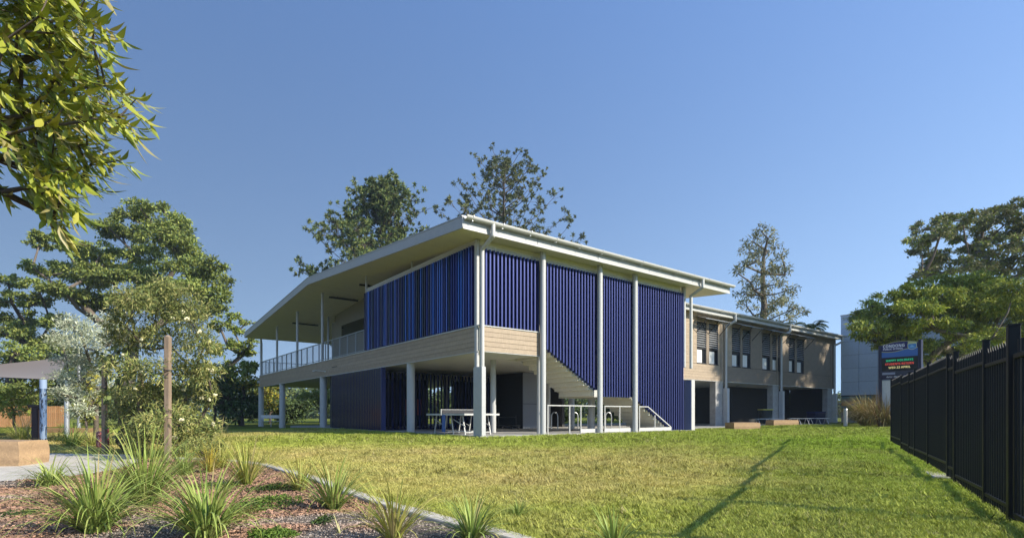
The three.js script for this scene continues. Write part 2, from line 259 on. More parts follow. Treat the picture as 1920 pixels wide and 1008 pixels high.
  for (const px of [1018, 1125, 1191]) { const u = uAt(px, -0.13); part(hall, 'column', cyl(u, -0.13, -0.12, 6.74, 0.112), M.column); }
  const soff0 = 6.74;
  part(hall, 'corner_post', bb(-0.02, 0.1, 2.35, soff0, 0.14, 0.30, 0.02), M.column);
  part(hall, 'corner_post', bb(11.66, 11.79, 2.95, soff0, 0.02, 0.2, 0.02), M.column);
  const down = (u, v, ytop, ybot, gv, r0 = 0.075) => pipe([L(u, ytop, gv), L(u, ytop - 0.42, gv), L(u, ytop - 0.72, v), L(u, ybot, v)], r0, 14);
  part(hall, 'downpipe', down(0.03, -0.12, 7.04, 2.3, -0.75), M.white);
  part(hall, 'downpipe', down(11.98, -0.12, 7.04, 2.9, -0.75), M.white);
  part(hall, 'pier', bb(-0.045, 0.13, -0.12, 2.35, -0.2, 0.32, 0.012), M.column);
  part(hall, 'pier', bb(11.84, 12.1, -0.12, 2.35, -0.22, 0.30, 0.012), std(LC(0.12, 0.15, 0.28), 0.5));
  part(hall, 'pier_edge', bb(11.86, 12.12, -0.12, 2.352, -0.235, -0.222, 0.003), M.white);
  // header and base rails of the slat screens
  const hd = holder(hall, 'screen_frame');
  part(hd, 'rail', bb(0.15, 11.6, 6.42, 6.56, 0.14, 0.24), M.white); part(hd, 'rail', bb(0.15, 11.6, 6.57, 6.76, 0.20, 0.27), M.soffit);
  part(hd, 'rail', bb(0.12, 0.2, 6.62, 6.72, 0.35, 10), M.white); part(hd, 'rail', bb(0.12, 0.2, 6.73, 6.84, 0.35, 10), M.white);
  // slatted front in four bays; the lower edge follows the stair behind
  const p = 0.1655;
  const bays = [[0.27, 2.62, () => 3.80], [3.06, 5.70, u => 3.16 - 0.546 * (u - 3.06)], [6.14, 7.88, () => 1.46], [8.30, 11.50, u => Math.max(0.02, 1.30 - 0.546 * (u - 8.30))]];
  for (const [a, b, low] of bays) { const s = holder(hall, 'slat_screen'); const n = Math.round((b - a) / p); for (let k = 0; k <= n; k++) { const u = a + (b - a) * k / n; slat(s, u, low(u), 6.41, 0.065, 0.058, 0.18, S.navy); } }
  // slats of the balcony side, turned to many angles
  { const s = holder(hall, 'slat_screen'), kinds = [S.gloss, S.violet, S.sky, S.teal, S.blue, S.gloss, S.sky, S.deep]; for (let v = 0.50, k = 0; v < 9.98; v += 0.168, k++) { const q = r(); slat(s, 0.07, 3.83, 6.60, v, 0.15, 0.072, kinds[Math.floor(r() * 8)], (q - 0.5) * 0.22); } }
  // ground floor screens: along the balcony side and running in under the building
  { const s = holder(hall, 'ground_screen'); for (let v = 8.02; v < 14.6; v += 0.2) slat(s, 0.03, -0.08, 2.88, v, 0.06, 0.115, S.screen, 0); slat(s, 0.05, -0.1, 2.87, 7.86, 0.2, 0.1, S.navy); part(s, 'backing', bb(0.16, 0.19, 0, 2.86, 8.0, 14.6), M.dark); }
  { const s = holder(hall, 'ground_screen'); for (let u = 0.35; u < 6.35; u += 0.2) slat(s, u, 0.03, 2.66, 7.95, 0.10, 0.05, u * 7 % 1 < 0.5 ? S.deep : S.screen, 0.5); part(s, 'rail', bb(0.2, 6.4, 2.70, 2.74, 7.98, 8.02), S.deep); part(s, 'rail', bb(0.2, 6.4, 0.04, 0.09, 8.0, 8.05), S.deep); }
  // columns under and over the balcony
  for (const px of [770, 606, 529, 489]) { const v = vAt(px, 0.18); part(hall, 'column', cyl(0.18, v, -0.4, 2.93, px === 770 ? 0.17 : 0.20), M.column); }
  for (const px of [604, 557, 519, 489]) { const v = vAt(px, 0.12), y1 = slope(Math.min(v, 30.5)) + 0.03; part(hall, 'balcony_post', cyl(0.12, v, 3.74, y1, 0.075), M.column); }
  part(hall, 'balcony_post', cyl(0.12, 9.96, 6.6, slope(9.96), 0.05), M.column); part(hall, 'balcony_post', cyl(0.14, 5.2, 6.8, slope(5.2), 0.04), M.column);
  part(hall, 'column', cyl(2.4, 2.55, -0.1, 2.93, 0.115), M.column); part(hall, 'column', cyl(uAt(1011, 0.5), 0.5, -0.1, 2.93, 0.09), M.column);
  for (const [u, v] of [[9.3, 5.2], [5.8, 12], [11, 9], [11.4, 2.6], [8, 2.5]]) part(hall, 'column', cyl(u, v, -0.1, 2.93, 0.16), M.column);
  // balustrade
  const bal = holder(hall, 'balustrade');
  part(bal, 'top_rail', bb(0.05, 0.11, 4.83, 4.87, 10.0, 30.6), M.steel); part(bal, 'bottom_rail', bb(0.06, 0.10, 3.86, 3.89, 10.0, 30.6), M.steel);
  for (let v = 10.1; v < 30.6; v += 0.14) { const big = Math.abs(((v - 10.1) / 1.12) % 1) < 0.05; part(bal, 'baluster', big ? bb(0.055, 0.105, 3.79, 4.85, v - 0.025, v + 0.025) : rawBox(0.075, 0.087, 3.89, 4.83, -(v + 0.006), -(v - 0.006)), M.steel); }
  part(bal, 'top_rail', bb(0.1, 11.9, 4.83, 4.87, 30.56, 30.62), M.steel); for (let u = 0.6; u < 11.9; u += 0.45) part(bal, 'baluster', rawBox(u - 0.015, u + 0.015, 3.74, 4.83, -30.605, -30.575), M.steel);
  // upper rooms behind the verandah
  const vw = 21.4;
  const room = part(hall, 'room_wall', bb(2.45, 11.7, 3.731, 6.9, 2.5, vw, 0.01), M.wallBrown);
  part(room, 'window', bb(2.40, 2.449, 5.7, 6.5, 12.0, 19.5), M.darkGlass); part(room, 'window', bb(2.40, 2.449, 3.9, 6.2, 3.0, 9.0), M.darkGlass);
  for (let v = 5; v < vw; v += 2.4) part(room, 'wall_joint', rawBox(2.436, 2.449, 3.74, 5.6, -(v + 0.012), -(v - 0.012)), M.dark);
  part(hall, 'room_infill', prism([[2.6, 6.85], [vw - 0.1, 6.85], [vw - 0.1, slope(vw - 0.1)], [VR, slope(VR)], [2.6, slope(2.6)]], 2.6, 11.6), M.wallBrown);
  part(hall, 'balcony_post', cyl(2.3, vw + 0.3, 3.74, slope(vw + 0.3), 0.06), M.steel);
  // linear lights below the soffit
  for (const [px, py, qx, qy] of [[660, 532, 690, 536], [592, 568, 634, 572], [512, 621, 556, 624]]) { const v = px > 640 ? 12.0 : px > 580 ? 16.6 : 24; const y = slope(v) - 0.14; part(hall, 'light_fitting', merge([bb(0.6, 2.35, y - 0.03, y + 0.06, v - 0.06, v + 0.06, 0.004), rawBox(1.1, 1.115, y + 0.05, slope(v) + 0.01, -v - 0.007, -v + 0.007), rawBox(2.1, 2.115, y + 0.05, slope(v) + 0.01, -v - 0.007, -v + 0.007)]), M.dark); }
  // wall light and sensors on the deck edge
  part(hall, 'flood_light', merge([bb(-0.04, 0, 3.12, 3.2, 15.4, 15.55), bar(L(-0.02, 3.17, 15.5), L(-0.28, 3.26, 16.3), 0.03), bb(-0.34, -0.24, 3.22, 3.28, 16.2, 16.75)]), M.white);
  part(hall, 'vent_grille', bb(-0.012, 0.002, 3.3, 3.34, 13.6, 14.4, 0.002), M.dark);
  part(hall, 'flood_light', bb(-0.16, 0.0, 3.2, 3.38, 30.7, 30.86), M.white);
  // eave pipe at the far end
  part(hall, 'downpipe', down(0.2, 30.95, 7.04, 3.8, 31.13, 0.06), M.white);

  // stair: two flights and a landing behind the slats
  const st = holder(hall, 'stair'), rz = 0.173, go = 0.29, va = 0.22, vb = 2.25;
  const stepGeo = (u, top) => bb(u, u + go + 0.03, top - 0.26, top, va, vb, 0.006);
  for (let k = 0; k < 10; k++) part(st, 'step', stepGeo(2.84 + k * go, 3.71 - (k + 1) * rz), M.soffit);
  part(st, 'landing', bb(5.72, 8.12, 1.50, 1.80, va, vb, 0.008), M.soffit);
  for (let k = 0; k < 10; k++) part(st, 'step', stepGeo(8.1 + k * go, 1.80 - (k + 1) * rz), M.soffit);
  const stringer = (u0, y0, u1, y1, v, t) => { const s = new THREE.Shape([[u0, y0], [u1, y1], [u1, y1 - 0.34], [u0, y0 - 0.34]].map(a => new THREE.Vector2(...a))); return muv(new THREE.ExtrudeGeometry(s, { depth: t, bevelEnabled: false }).translate(0, 0, -v - t)); };
  for (const v of [0.165, 2.26]) { part(st, 'stringer', stringer(2.86, 3.72, 5.72, 2.0, v, 0.04), M.white); part(st, 'stringer', stringer(8.1, 1.80, 11.0, 0.30, v, 0.04), M.white); part(st, 'stringer', bb(5.74, 8.08, 1.44, 1.82, v, v + 0.04), M.white); }
  part(st, 'handrail', pipe([L(2.9, 4.7, 2.3), L(5.75, 2.85, 2.3), L(8.1, 2.85, 2.3), L(11.1, 0.95, 2.3)], 0.022, 8), M.galv);
  part(st, 'handrail', pipe([L(5.8, 0.9 + 1.0, 2.4), L(8.1, 1.9, 2.4), L(10.9, 0.4, 2.4)], 0.02, 8), M.galv);
  // low white barrier in front of the stair
  const br = holder(hall, 'stair_barrier'), vB = -0.02, post = u => part(br, 'post', bb(u - 0.02, u + 0.02, 0, 1.05, vB - 0.02, vB + 0.02, 0.003), M.white);
  for (const px of [1027, 1068, 1089, 1122]) post(uAt(px, vB)); for (const px of [1134, 1162, 1187]) post(uAt(px, vB)); for (const px of [1199, 1228]) { if (px < 1220) post(uAt(px, vB)); else { const u = uAt(px, vB); part(br, 'post', bb(u - 0.02, u + 0.02, 0, 0.70, vB - 0.02, vB + 0.02, 0.003), M.white); } }
  const rail = (a, b) => part(br, 'rail', bb(uAt(a, vB), uAt(b, vB), 1.05, 1.092, vB - 0.025, vB + 0.025, 0.004), M.white);
  rail(1026, 1123); rail(1133, 1188); rail(1198, 1215);
  part(br, 'rail', bar(L(uAt(1215, vB), 1.068, vB), L(uAt(1258, vB), 0.16, vB), 0.042), M.white);
  for (const [a, b] of [[1089, 1122], [1133, 1189], [1198, 1259]]) part(br, 'kick_plate', bb(uAt(a, vB), uAt(b, vB), 0.01, 0.16, vB - 0.012, vB + 0.006, 0.003), M.white);
  // rooms on the ground level
  const core = part(hall, 'lift_shaft', bb(7.2, 8.75, 0, 2.92, 6.6, 9.4, 0.01), M.wallGrey);
  part(core, 'panel_joint', bb(7.19, 8.76, 1.28, 1.30, 6.585, 6.598, 0.002), M.dark); part(core, 'side_lining', bb(7.17, 7.198, 0.01, 2.9, 6.62, 9.38, 0.004), M.wallDark);
  part(hall, 'store_wall', bb(0.51, 6.6, 0, 2.92, 15.6, 15.8), M.wallDark); part(hall, 'store_wall', bb(8.6, 12, 0, 2.92, 15.6, 15.8), M.wallDark);
  part(hall, 'store_wall', bb(0.3, 0.5, 0, 2.92, 14.7, 15.6), M.wallDark); part(hall, 'store_wall', bb(11.7, 11.9, 0, 2.92, 8.5, 15.6), M.wallDark);
  part(hall, 'notice_board', bb(4.9, 6.1, 0.7, 1.7, 15.55, 15.59, 0.004), std(LC(0.35, 0.10, 0.09), 0.8));
}
// ---------------------------------------------------------------- classroom wing behind
const wing = inFrame(thing('classroom_wing', 'grey brown classroom wing on stilts with paired louvre windows and awnings', 'building'));
{
  const v0 = 4.5, uEnd = uAt(1568, v0), uA = 12.4, r = rng(5);
  const prism = makePrism, gutter = makeGutter;
  part(wing, 'floor_deck', bb(uA, uEnd - 0.05, 2.93, 3.72, v0 + 0.06, 13), M.soffit);
  const eB = 7.02, eT = 7.30, ev = v0 - 0.5, rv = 10, rs = 0.35;
  part(wing, 'roof', prism([[ev, eB + 0.02], [rv, eB + rs], [15.5, eB], [15.5, eT], [rv, eT + rs + 0.05], [ev, eT]], uA, uEnd + 0.3), M.soffit);
  part(wing, 'roof_sheet', prism([[ev - 0.03, eT + 0.004], [rv, eT + rs + 0.055], [rv, eT + rs + 0.09], [ev - 0.03, eT + 0.04]], uA, uEnd + 0.35), M.roof);
  part(wing, 'fascia_board', bb(uA, uEnd + 0.3, eB - 0.02, eT, ev - 0.03, ev - 0.002), M.fascia);
  gutter(wing, uA, uEnd + 0.4, ev - 0.15, eT);
  part(wing, 'eave_trim', bb(uA, uEnd + 0.28, eB - 0.05, eB + 0.035, ev - 0.055, ev - 0.033), M.white);
  // wall: panels between the windows, each its own piece
  const wins = [[1307, 1325], [1330, 1347], [1373, 1389], [1393, 1408], [1430, 1445], [1449, 1463], [1480, 1491], [1495, 1508]].map(a => a.map(x => uAt(x, v0)));
  const ySill = 3.92, yTop = 6.55;
  part(wing, 'wall_core', merge([bb(uA, uEnd, 3.73, ySill - 0.04, v0 + 0.04, v0 + 0.25, 0.004), bb(uA, uEnd, yTop + 0.04, 7.05, v0 + 0.04, v0 + 0.25, 0.004)]), M.wallDark);
  const strip = (a, b, y0, y1) => { for (let y = y0, q = 0; y < y1 - 0.02; y += 0.168, q++) part(clad, 'board', bb(a + 0.002, b - 0.002, y, Math.min(y1, y + 0.163), v0, v0 + 0.035, 0.004), (q + Math.floor(a)) % 2 ? (a < uAt(1360, v0) ? M.board : M.clad) : (a < uAt(1360, v0) ? M.board2 : M.clad)); };
  const clad = holder(wing, 'wall_cladding');
  const cuts = [uA, uAt(1360, v0), uAt(1419, v0), uAt(1470, v0), uAt(1518, v0), uAt(1554, v0), uEnd];
  for (let k = 0; k + 1 < cuts.length; k++) strip(cuts[k], cuts[k + 1], 2.9, ySill);
  let last = uA; for (const [a, b] of [...wins, [uEnd, uEnd]]) { if (a - last > 0.05) { const panels = Math.max(1, Math.round((a - last) / 2.2)); for (let q = 0; q < panels; q++) { const c = last + (a - last) * q / panels, e = last + (a - last) * (q + 1) / panels; if (e - c < 0.4) part(clad, 'mullion', bb(c, e, ySill, 7.03, v0 + 0.0, v0 + 0.035, 0.004), M.clad); else { if (c < uAt(1360, v0)) strip(c, e, ySill, 7.03); else part(clad, 'panel', bb(c + 0.004, e - 0.004, ySill, 7.03, v0, v0 + 0.035, 0.004), M.clad); } part(wing, 'wall_backing', bb(c, e, ySill - 0.02, 7.0, v0 + 0.05, v0 + 0.2, 0.004), M.wallDark); } } last = b; }
  for (const [i, [a, b]] of wins.entries()) {
    part(clad, 'board', bb(a, b, yTop, 7.03, v0 + 0.004, v0 + 0.035, 0.004), M.clad);
    const w = holder(wing, 'window');
    part(w, 'frame', merge([bb(a, a + 0.05, ySill, yTop, v0 + 0.02, v0 + 0.12), bb(b - 0.05, b, ySill, yTop, v0 + 0.02, v0 + 0.12), bb(a, b, ySill - 0.001, ySill + 0.05, v0 - 0.03, v0 + 0.12), bb(a, b, 4.86, 4.93, v0 + 0.02, v0 + 0.12), bb(a, b, yTop - 0.05, yTop, v0 + 0.02, v0 + 0.12)]), M.dark);
    part(w, 'pane', rawBox(a + 0.05, b - 0.05, ySill + 0.05, 4.86, -(v0 + 0.09), -(v0 + 0.08)), M.darkGlass);
    part(w, 'blind', rawBox(a + 0.06, lerp(a, b, i % 2 ? 0.66 : 0.62), ySill + 0.06, 4.80 - 0.04 * (i % 3), -(v0 + 0.078), -(v0 + 0.07)), M.blind);
    part(w, 'backing', rawBox(a + 0.05, b - 0.05, 4.93, yTop - 0.05, -(v0 + 0.118), -(v0 + 0.112)), M.dark);
    for (let y = 5.02; y < yTop - 0.1; y += 0.14) { const g = new THREE.BoxGeometry(b - a - 0.1, 0.012, 0.13); g.rotateX(0.75).translate((a + b) / 2, y, -(v0 + 0.05)); part(w, 'louvre_blade', g, M.galv); }
  }
  // awnings over each pair of windows, on diagonal stays
  for (let k = 0; k < 4; k++) {
    const a = wins[2 * k][0] - 0.15, b = wins[2 * k + 1][1] + 0.25, aw = holder(wing, 'awning'), o = 0.75, y0 = 6.86, y1 = 6.60;
    for (let q = 0; q < 3; q++) { const t0 = q / 3 + 0.01, t1 = (q + 0.93) / 3; part(aw, 'blade', prism([[v0 - 0.04 - o * t0, lerp(y0, y1, t0)], [v0 - 0.04 - o * t1, lerp(y0, y1, t1)], [v0 - 0.04 - o * t1, lerp(y0, y1, t1) - 0.02], [v0 - 0.04 - o * t0, lerp(y0, y1, t0) - 0.02]].reverse(), a, b), M.galv); }
    for (const u of [a + 0.1, (a + b) / 2, b - 0.1]) { part(aw, 'stay', bar(L(u, 5.85, v0 - 0.01), L(u, y1 - 0.03, v0 - 0.74), 0.035), M.black); part(aw, 'stay', bar(L(u, y0 - 0.04, v0 - 0.02), L(u, y1 - 0.03, v0 - 0.76), 0.03), M.black); }
  }
  // downpipes, piers
  for (const [px, wpx] of [[1362, 9], [1466, 9], [1566, 7]]) {
    const u = uAt(px, v0 - 0.15); part(wing, 'downpipe', pipe([L(u + 0.25, eT - 0.08, ev - 0.15), L(u + 0.25, eT - 0.5, ev - 0.15), L(u, eT - 0.8, v0 - 0.13), L(u, 2.3, v0 - 0.13)], 0.085, 12), M.column);
    part(wing, 'pilaster', bb(u - 0.5, u - 0.28, 2.93, 7.0, v0 - 0.03, v0 - 0.003), M.clad);
    part(wing, 'pier', bb(u - 0.95, u - 0.05, -0.2, 2.895, v0 + 0.02, v0 + 0.45, 0.015), M.concrete); part(wing, 'pier_casing', bb(u - 0.12, u + 0.16, -0.2, 2.45, v0 - 0.3, v0 + 0.0, 0.012), M.column);
  }
  part(wing, 'deck_trim', bb(uA, uEnd, 2.862, 2.895, v0 - 0.01, v0 + 0.04), M.white);
  // dark ground level wall with doors
  const vb = 8.2; part(wing, 'ground_wall', bb(uEnd - 0.3, uEnd - 0.1, -0.1, 2.93, v0 + 0.5, vb)  , M.wallDark); part(wing, 'ground_wall', bb(uAt(1371, vb), uEnd - 0.31, -0.1, 2.93, vb, vb + 0.2), M.wallDark);
  for (const [a, b] of [[1482, 1506], [1517, 1551]]) part(wing, 'door', bb(uAt(a, vb), uAt(b, vb), 0, 2.1, vb - 0.04, vb - 0.005), M.dark);
  for (const px of [1390, 1440, 1530]) part(wing, 'ceiling_light', bb(uAt(px, 7) - 0.6, uAt(px, 7) + 0.6, 2.86, 2.926, 6.93, 7.07), M.galv);
  part(wing, 'ground_wall', bb(uAt(1324, 14), uAt(1371, 14), 0, 2.93, 14, 14.2), M.wallDark); part(wing, 'ground_wall', bb(uAt(1371, vb), uAt(1371, vb) + 0.2, 0, 2.93, vb + 0.21, 13.99), M.wallDark);
  for (const h of [0.55, 0.95, 1.35]) part(wing, 'back_railing', bb(uAt(1296, 13.4), uAt(1332, 13.4), h, h + 0.05, 13.4, 13.44), M.dark);
}
// ---------------------------------------------------------------- pale panelled building at the end of the wing
const pale = inFrame(thing('panelled_building', 'tall pale blue grey panelled building with painted mural board', 'building'));
{
  const u0 = uAt(1568, 4.5) + 0.9, vL = vAt(1577, u0), vRt = vL - 14, top = yAt(592, u0, vL), mp = std(LC(0.55, 0.60, 0.68), 0.4, { map: paintWear }), mp2 = std(LC(0.53, 0.58, 0.66), 0.4, { map: paintWear });
  part(pale, 'wall_core', bb(u0 + 0.06, u0 + 9, -0.2, top - 0.02, vRt + 0.05, vL - 0.04), M.wallDark);
  const cols = []; { let px = 1577, q = vL; const w = vL - vAt(1611, u0); for (let k = 0; k < 8; k++) cols.push([q - w * (k + 1), q - w * k]); }
  const rowH = (top - 2.35) / 6;
  for (const [k, [a, b]] of cols.entries()) for (let q = 0; q < 6; q++) part(pale, 'wall_panel', bb(u0, u0 + 0.05, 2.35 + q * rowH + 0.012, 2.35 + (q + 1) * rowH - 0.006, a + 0.012, b - 0.006), (k + q) % 2 ? mp : mp2);
  part(pale, 'parapet_cap', bb(u0 - 0.04, u0 + 9.05, top - 0.018, top + 0.05, vRt, vL + 0.03), M.white);
  part(pale, 'lower_wall', bb(u0 + 0.02, u0 + 0.055, -0.2, 2.34, vRt + 0.1, vL - 0.03), M.wallGrey);
  const a = vAt(1579, u0), b = vAt(1636, u0), bf = holder(pale, 'mural_board');
  part(bf, 'frame', merge([bb(u0 - 0.06, u0 + 0.018, 2.27, 2.34, b - 0.25, a + 0.05), bb(u0 - 0.06, u0 + 0.018, 0.0, 2.268, b - 0.25, b - 0.02)]), M.dark);
  const mt = tex(256, 128, (i, j) => { const x = i / 256, y = 1 - j / 128; const n = fbm(x * 6, y * 9), t = y + 0.1 * (n - 0.5); const hill = 0.60 + 0.12 * Math.sin(x * 7 + 1) - 0.10 * Math.exp(-Math.pow((x - 0.62) * 6, 2)); if (t < hill - 0.06) { const k = clamp(t / hill); return [lerp(90, 214, clamp(k * 1.4)), lerp(140, 168, k), lerp(150, 90, k)]; } if (t < hill + 0.1) return [60 + 30 * n, 110 + 30 * n, 150]; if (t < 0.9) return [30 + 40 * n, 100 + 30 * n, 70 + 20 * n]; return [110, 120, 50]; });
  const pg = rawBox(u0 - 0.04, u0 - 0.01, 1.05, 2.26, -a, -(b + 0.0)); part(bf, 'painting', pg, std(LC(0.85, 0.85, 0.85), 0.7, { map: mt }));
}

// ---------------------------------------------------------------- black steel fence along the lawn
{
  const fence = thing('steel_fence', 'black steel picket fence running along the edge of the lawn', 'fence');
  const fx = d => 1.88 + 0.586 * d, dir = new V3(0.586, 0, -1).normalize(), ang = Math.atan2(-dir.z, dir.x);
  fence.position.set(fx(5.66), hg(fx(5.66), 5.66), -5.66);
  const local = (d, y) => new V3(fx(d) - fence.position.x, y - fence.position.y, -d - fence.position.z);
  const tip = new THREE.ConeGeometry(0.0135, 0.06, 4, 1).rotateY(Math.PI / 4).translate(0, 1.98, 0);
  const picket = merge([rawBox(-0.0095, 0.0095, 0.06, 1.95, -0.0095, 0.0095), tip]);
  const postG = h => merge([cbox(-0.033, 0.033, -0.3, h, -0.033, 0.033, 0.004), cbox(-0.038, 0.038, h + 0.001, h + 0.018, -0.038, 0.038, 0.004)]);
  const post21 = postG(2.0), postTall = merge([cbox(-0.05, 0.05, -0.3, 2.05, -0.05, 0.05, 0.006), cbox(-0.056, 0.056, 2.051, 2.07, -0.056, 0.056, 0.005)]);
  const posts = [[5.66, 1], [6.66, 0], [8.28, 0], [8.78, 0], [10.6, 0], [12.3, 0], [13.2, 0], [14.7, 0], [17.2, 0]];
  const put = (name, g, d, y) => { const m = part(fence, name, g, M.black); m.position.copy(local(d, y)); m.rotation.y = ang; return m; };
  for (const [d, tall] of posts) put('post', tall ? postTall : post21, d, hg(fx(d), d));
  const cos = 1 / Math.sqrt(1 + 0.586 * 0.586);
  for (let k = 0; k + 1 < posts.length; k++) {
    const low = posts[k][0] < 8 ? 0.07 : 0, a = posts[k][0] + 0.05 * cos, b = posts[k + 1][0] - 0.04 * cos, y = Math.max(hg(fx(a), a), hg(fx(b), b)) - 0.03 - low, Lm = (b - a) / cos, pn = holder(fence, 'panel');
    const n = Math.round(Lm / 0.112);
    for (let q = 0; q < n; q++) { const d = lerp(a, b, (q + 0.5) / n), m = part(pn, 'picket', picket, M.black); m.position.copy(local(d, y)); m.rotation.y = ang; }
    for (const h of [0.22, 1.78]) { const g = cbox(-Lm / 2 - 0.01, Lm / 2 + 0.01, h, h + 0.042, -0.021, 0.021, 0.003), m = part(pn, 'rail', g, M.black); m.position.copy(local((a + b) / 2, y)); m.rotation.y = ang; }
  }
  { // gate leaf nearest the road end
    const a = 3.85, b = 5.58, y = hg(fx(5), 5) - 0.02, Lm = (b - a) / cos, gt = holder(fence, 'gate'), steel = M.steel;
    const n = Math.round(Lm / 0.112); for (let q = 1; q < n; q++) { const d = lerp(a, b, q / n), m = part(gt, 'picket', rawBox(-0.0095, 0.0095, 0.12, 1.93, -0.0095, 0.0095), M.black); m.position.copy(local(d, y)); m.rotation.y = ang; }
    const f = merge([cbox(-Lm / 2, Lm / 2, 1.74, 1.79, -0.025, 0.025, 0.004), cbox(-Lm / 2, Lm / 2, 0.12, 0.17, -0.025, 0.025, 0.004), cbox(-Lm / 2, -Lm / 2 + 0.05, 0.171, 1.739, -0.025, 0.025, 0.004), cbox(Lm / 2 - 0.05, Lm / 2, 0.171, 1.739, -0.025, 0.025, 0.004)]);
    const m = part(gt, 'frame', f, M.black); m.position.copy(local((a + b) / 2, y)); m.rotation.y = ang;
    put('post', postTall, 3.8, hg(fx(3.8), 3.8));
  }
  // broken concrete strip showing under the far panels
  const strip = meta(part(scene, 'concrete_footing', cbox(-0.7, 0.7, -0.2, 0.035, -0.14, 0.14, 0.02), M.path), 'short concrete footing strip exposed at the foot of the black fence', 'footing');
  strip.position.set(fx(9.3) - 0.1, hg(fx(9.3), 9.3), -9.3); strip.rotation.y = ang;
}
// ---------------------------------------------------------------- school sign
{
  const d = 28, base = new V3((1653 - CX) / F * d, 0, -d), g0 = hg(base.x, d);
  const sign = thing('school_sign', 'school sign with curved navy header above a black message screen on posts', 'sign');
  sign.position.set(base.x, g0, -d); sign.rotation.y = Math.PI / 2 - TH + Math.PI / 2;    // local x runs toward the viewer along the sign, local z faces the lawn
  const Wd = 1.58, y1 = HC + (HY - 647) / F * d - g0, y0 = HC + (HY - 697) / F * d - g0, yb = HC + (HY - 711) / F * d - g0, H = y1 - y0 + 0.22;
  sign.rotation.y = Math.PI / 2 - TH - Math.PI / 2;        // local +x = -v (to the right and nearer), local +z = -u
  const top = x => y1 + 0.20 * Math.sin(Math.PI * clamp(0.1 + 0.75 * x / Wd)) - 0.06;
  const outline = (ins) => { const s = new THREE.Shape(); s.moveTo(ins, y0 + ins); s.lineTo(Wd - ins, y0 + ins); for (let k = 20; k >= 0; k--) s.lineTo(lerp(ins, Wd - ins, k / 20), top(lerp(ins, Wd - ins, k / 20)) - ins); s.closePath(); return s; };
  part(sign, 'casing', new THREE.ExtrudeGeometry(outline(0), { depth: 0.22, bevelEnabled: false }).translate(0, 0, -0.24), std(LC(0.03, 0.03, 0.09), 0.4));
  const cw = 1024, ch = 1024, cv = document.createElement('canvas'); cv.width = cw; cv.height = ch; const c = cv.getContext('2d');
  const X = x => x / Wd * cw, Y = y => ch - (y - y0) / H * ch, led = y0 + (y1 - y0) * 0.52;
  c.fillStyle = '#2c2a63'; c.fillRect(0, 0, cw, ch);
  c.fillStyle = '#3f68ae'; c.beginPath(); c.moveTo(0, Y(led + 0.30)); c.bezierCurveTo(cw * 0.25, Y(led + 0.22), cw * 0.45, Y(led + 0.26), cw * 0.6, Y(led + 0.34)); c.bezierCurveTo(cw * 0.75, Y(led + 0.40), cw * 0.9, Y(led + 0.38), cw, Y(led + 0.40)); c.lineTo(cw, ch); c.lineTo(0, ch); c.fill();
  c.strokeStyle = '#c3bd6a'; c.lineWidth = 14; c.beginPath(); c.moveTo(0, Y(led + 0.31)); c.bezierCurveTo(cw * 0.25, Y(led + 0.23), cw * 0.45, Y(led + 0.27), cw * 0.6, Y(led + 0.35)); c.bezierCurveTo(cw * 0.75, Y(led + 0.41), cw * 0.9, Y(led + 0.39), cw, Y(led + 0.41)); c.stroke();
  c.lineWidth = 18; c.beginPath(); for (let k = 0; k <= 40; k++) { const x = Wd * k / 40; k ? c.lineTo(X(x), Y(top(x) - 0.02)) : c.moveTo(X(x), Y(top(x) - 0.02)); } c.stroke();
  c.fillStyle = '#e8e8f2'; c.textBaseline = 'alphabetic'; c.font = 'bold 132px sans-serif'; c.fillText('CONDONG', 45, Y(led + 0.50), 620); c.font = 'bold 74px sans-serif'; c.fillText('PUBLIC SCHOOL', 48, Y(led + 0.38), 612);
  const sx = 745, sy = Y(led + 0.72), sw = 235; c.fillStyle = '#b9bb86'; c.fillRect(sx, sy, sw, 70); c.fillStyle = '#4f86c4'; c.beginPath(); c.moveTo(sx, sy + 70); c.lineTo(sx + sw, sy + 70); c.lineTo(sx + sw, sy + 160); c.quadraticCurveTo(sx + sw, sy + 240, sx + sw / 2, sy + 255); c.quadraticCurveTo(sx, sy + 240, sx, sy + 160); c.closePath(); c.fill(); c.strokeStyle = '#c9cba0'; c.lineWidth = 14; c.stroke(); c.fillStyle = '#7fb2d8'; c.beginPath(); c.moveTo(sx + 40, sy + 190); c.lineTo(sx + 110, sy + 105); c.lineTo(sx + 195, sy + 190); c.fill();
  c.fillStyle = '#191a1e'; c.fillRect(0, Y(led), cw, ch);
  const lines = [['HAPPY HOLIDAYS', '#2fbf86', 0.70], ['STUDENTS RETURN', '#e2503f', 0.45], ['WED 22 APRIL', '#efdc93', 0.20]];
  c.textAlign = 'center'; c.font = 'bold 92px sans-serif'; for (const [t, col, f] of lines) { c.fillStyle = col; c.fillText(t, cw * 0.5, Y(y0 + (led - y0) * f), t.length > 13 ? 800 : 660); }
  const map = new THREE.CanvasTexture(cv); map.colorSpace = THREE.SRGBColorSpace;
  const ev = document.createElement('canvas'); ev.width = cw; ev.height = ch; const e = ev.getContext('2d'); e.fillStyle = '#000'; e.fillRect(0, 0, cw, ch); e.textAlign = 'center'; e.font = 'bold 92px sans-serif'; for (const [t, col, f] of lines) { e.fillStyle = col; e.fillText(t, cw * 0.5, Y(y0 + (led - y0) * f), t.length > 13 ? 800 : 660); }
  const emap = new THREE.CanvasTexture(ev); emap.colorSpace = THREE.SRGBColorSpace;
  const fg = new THREE.ShapeGeometry(outline(0.015)), p = fg.attributes.position, uv = fg.attributes.uv; for (let i = 0; i < p.count; i++) uv.setXY(i, p.getX(i) / Wd, (p.getY(i) - y0) / H); fg.translate(0, 0, -0.012);
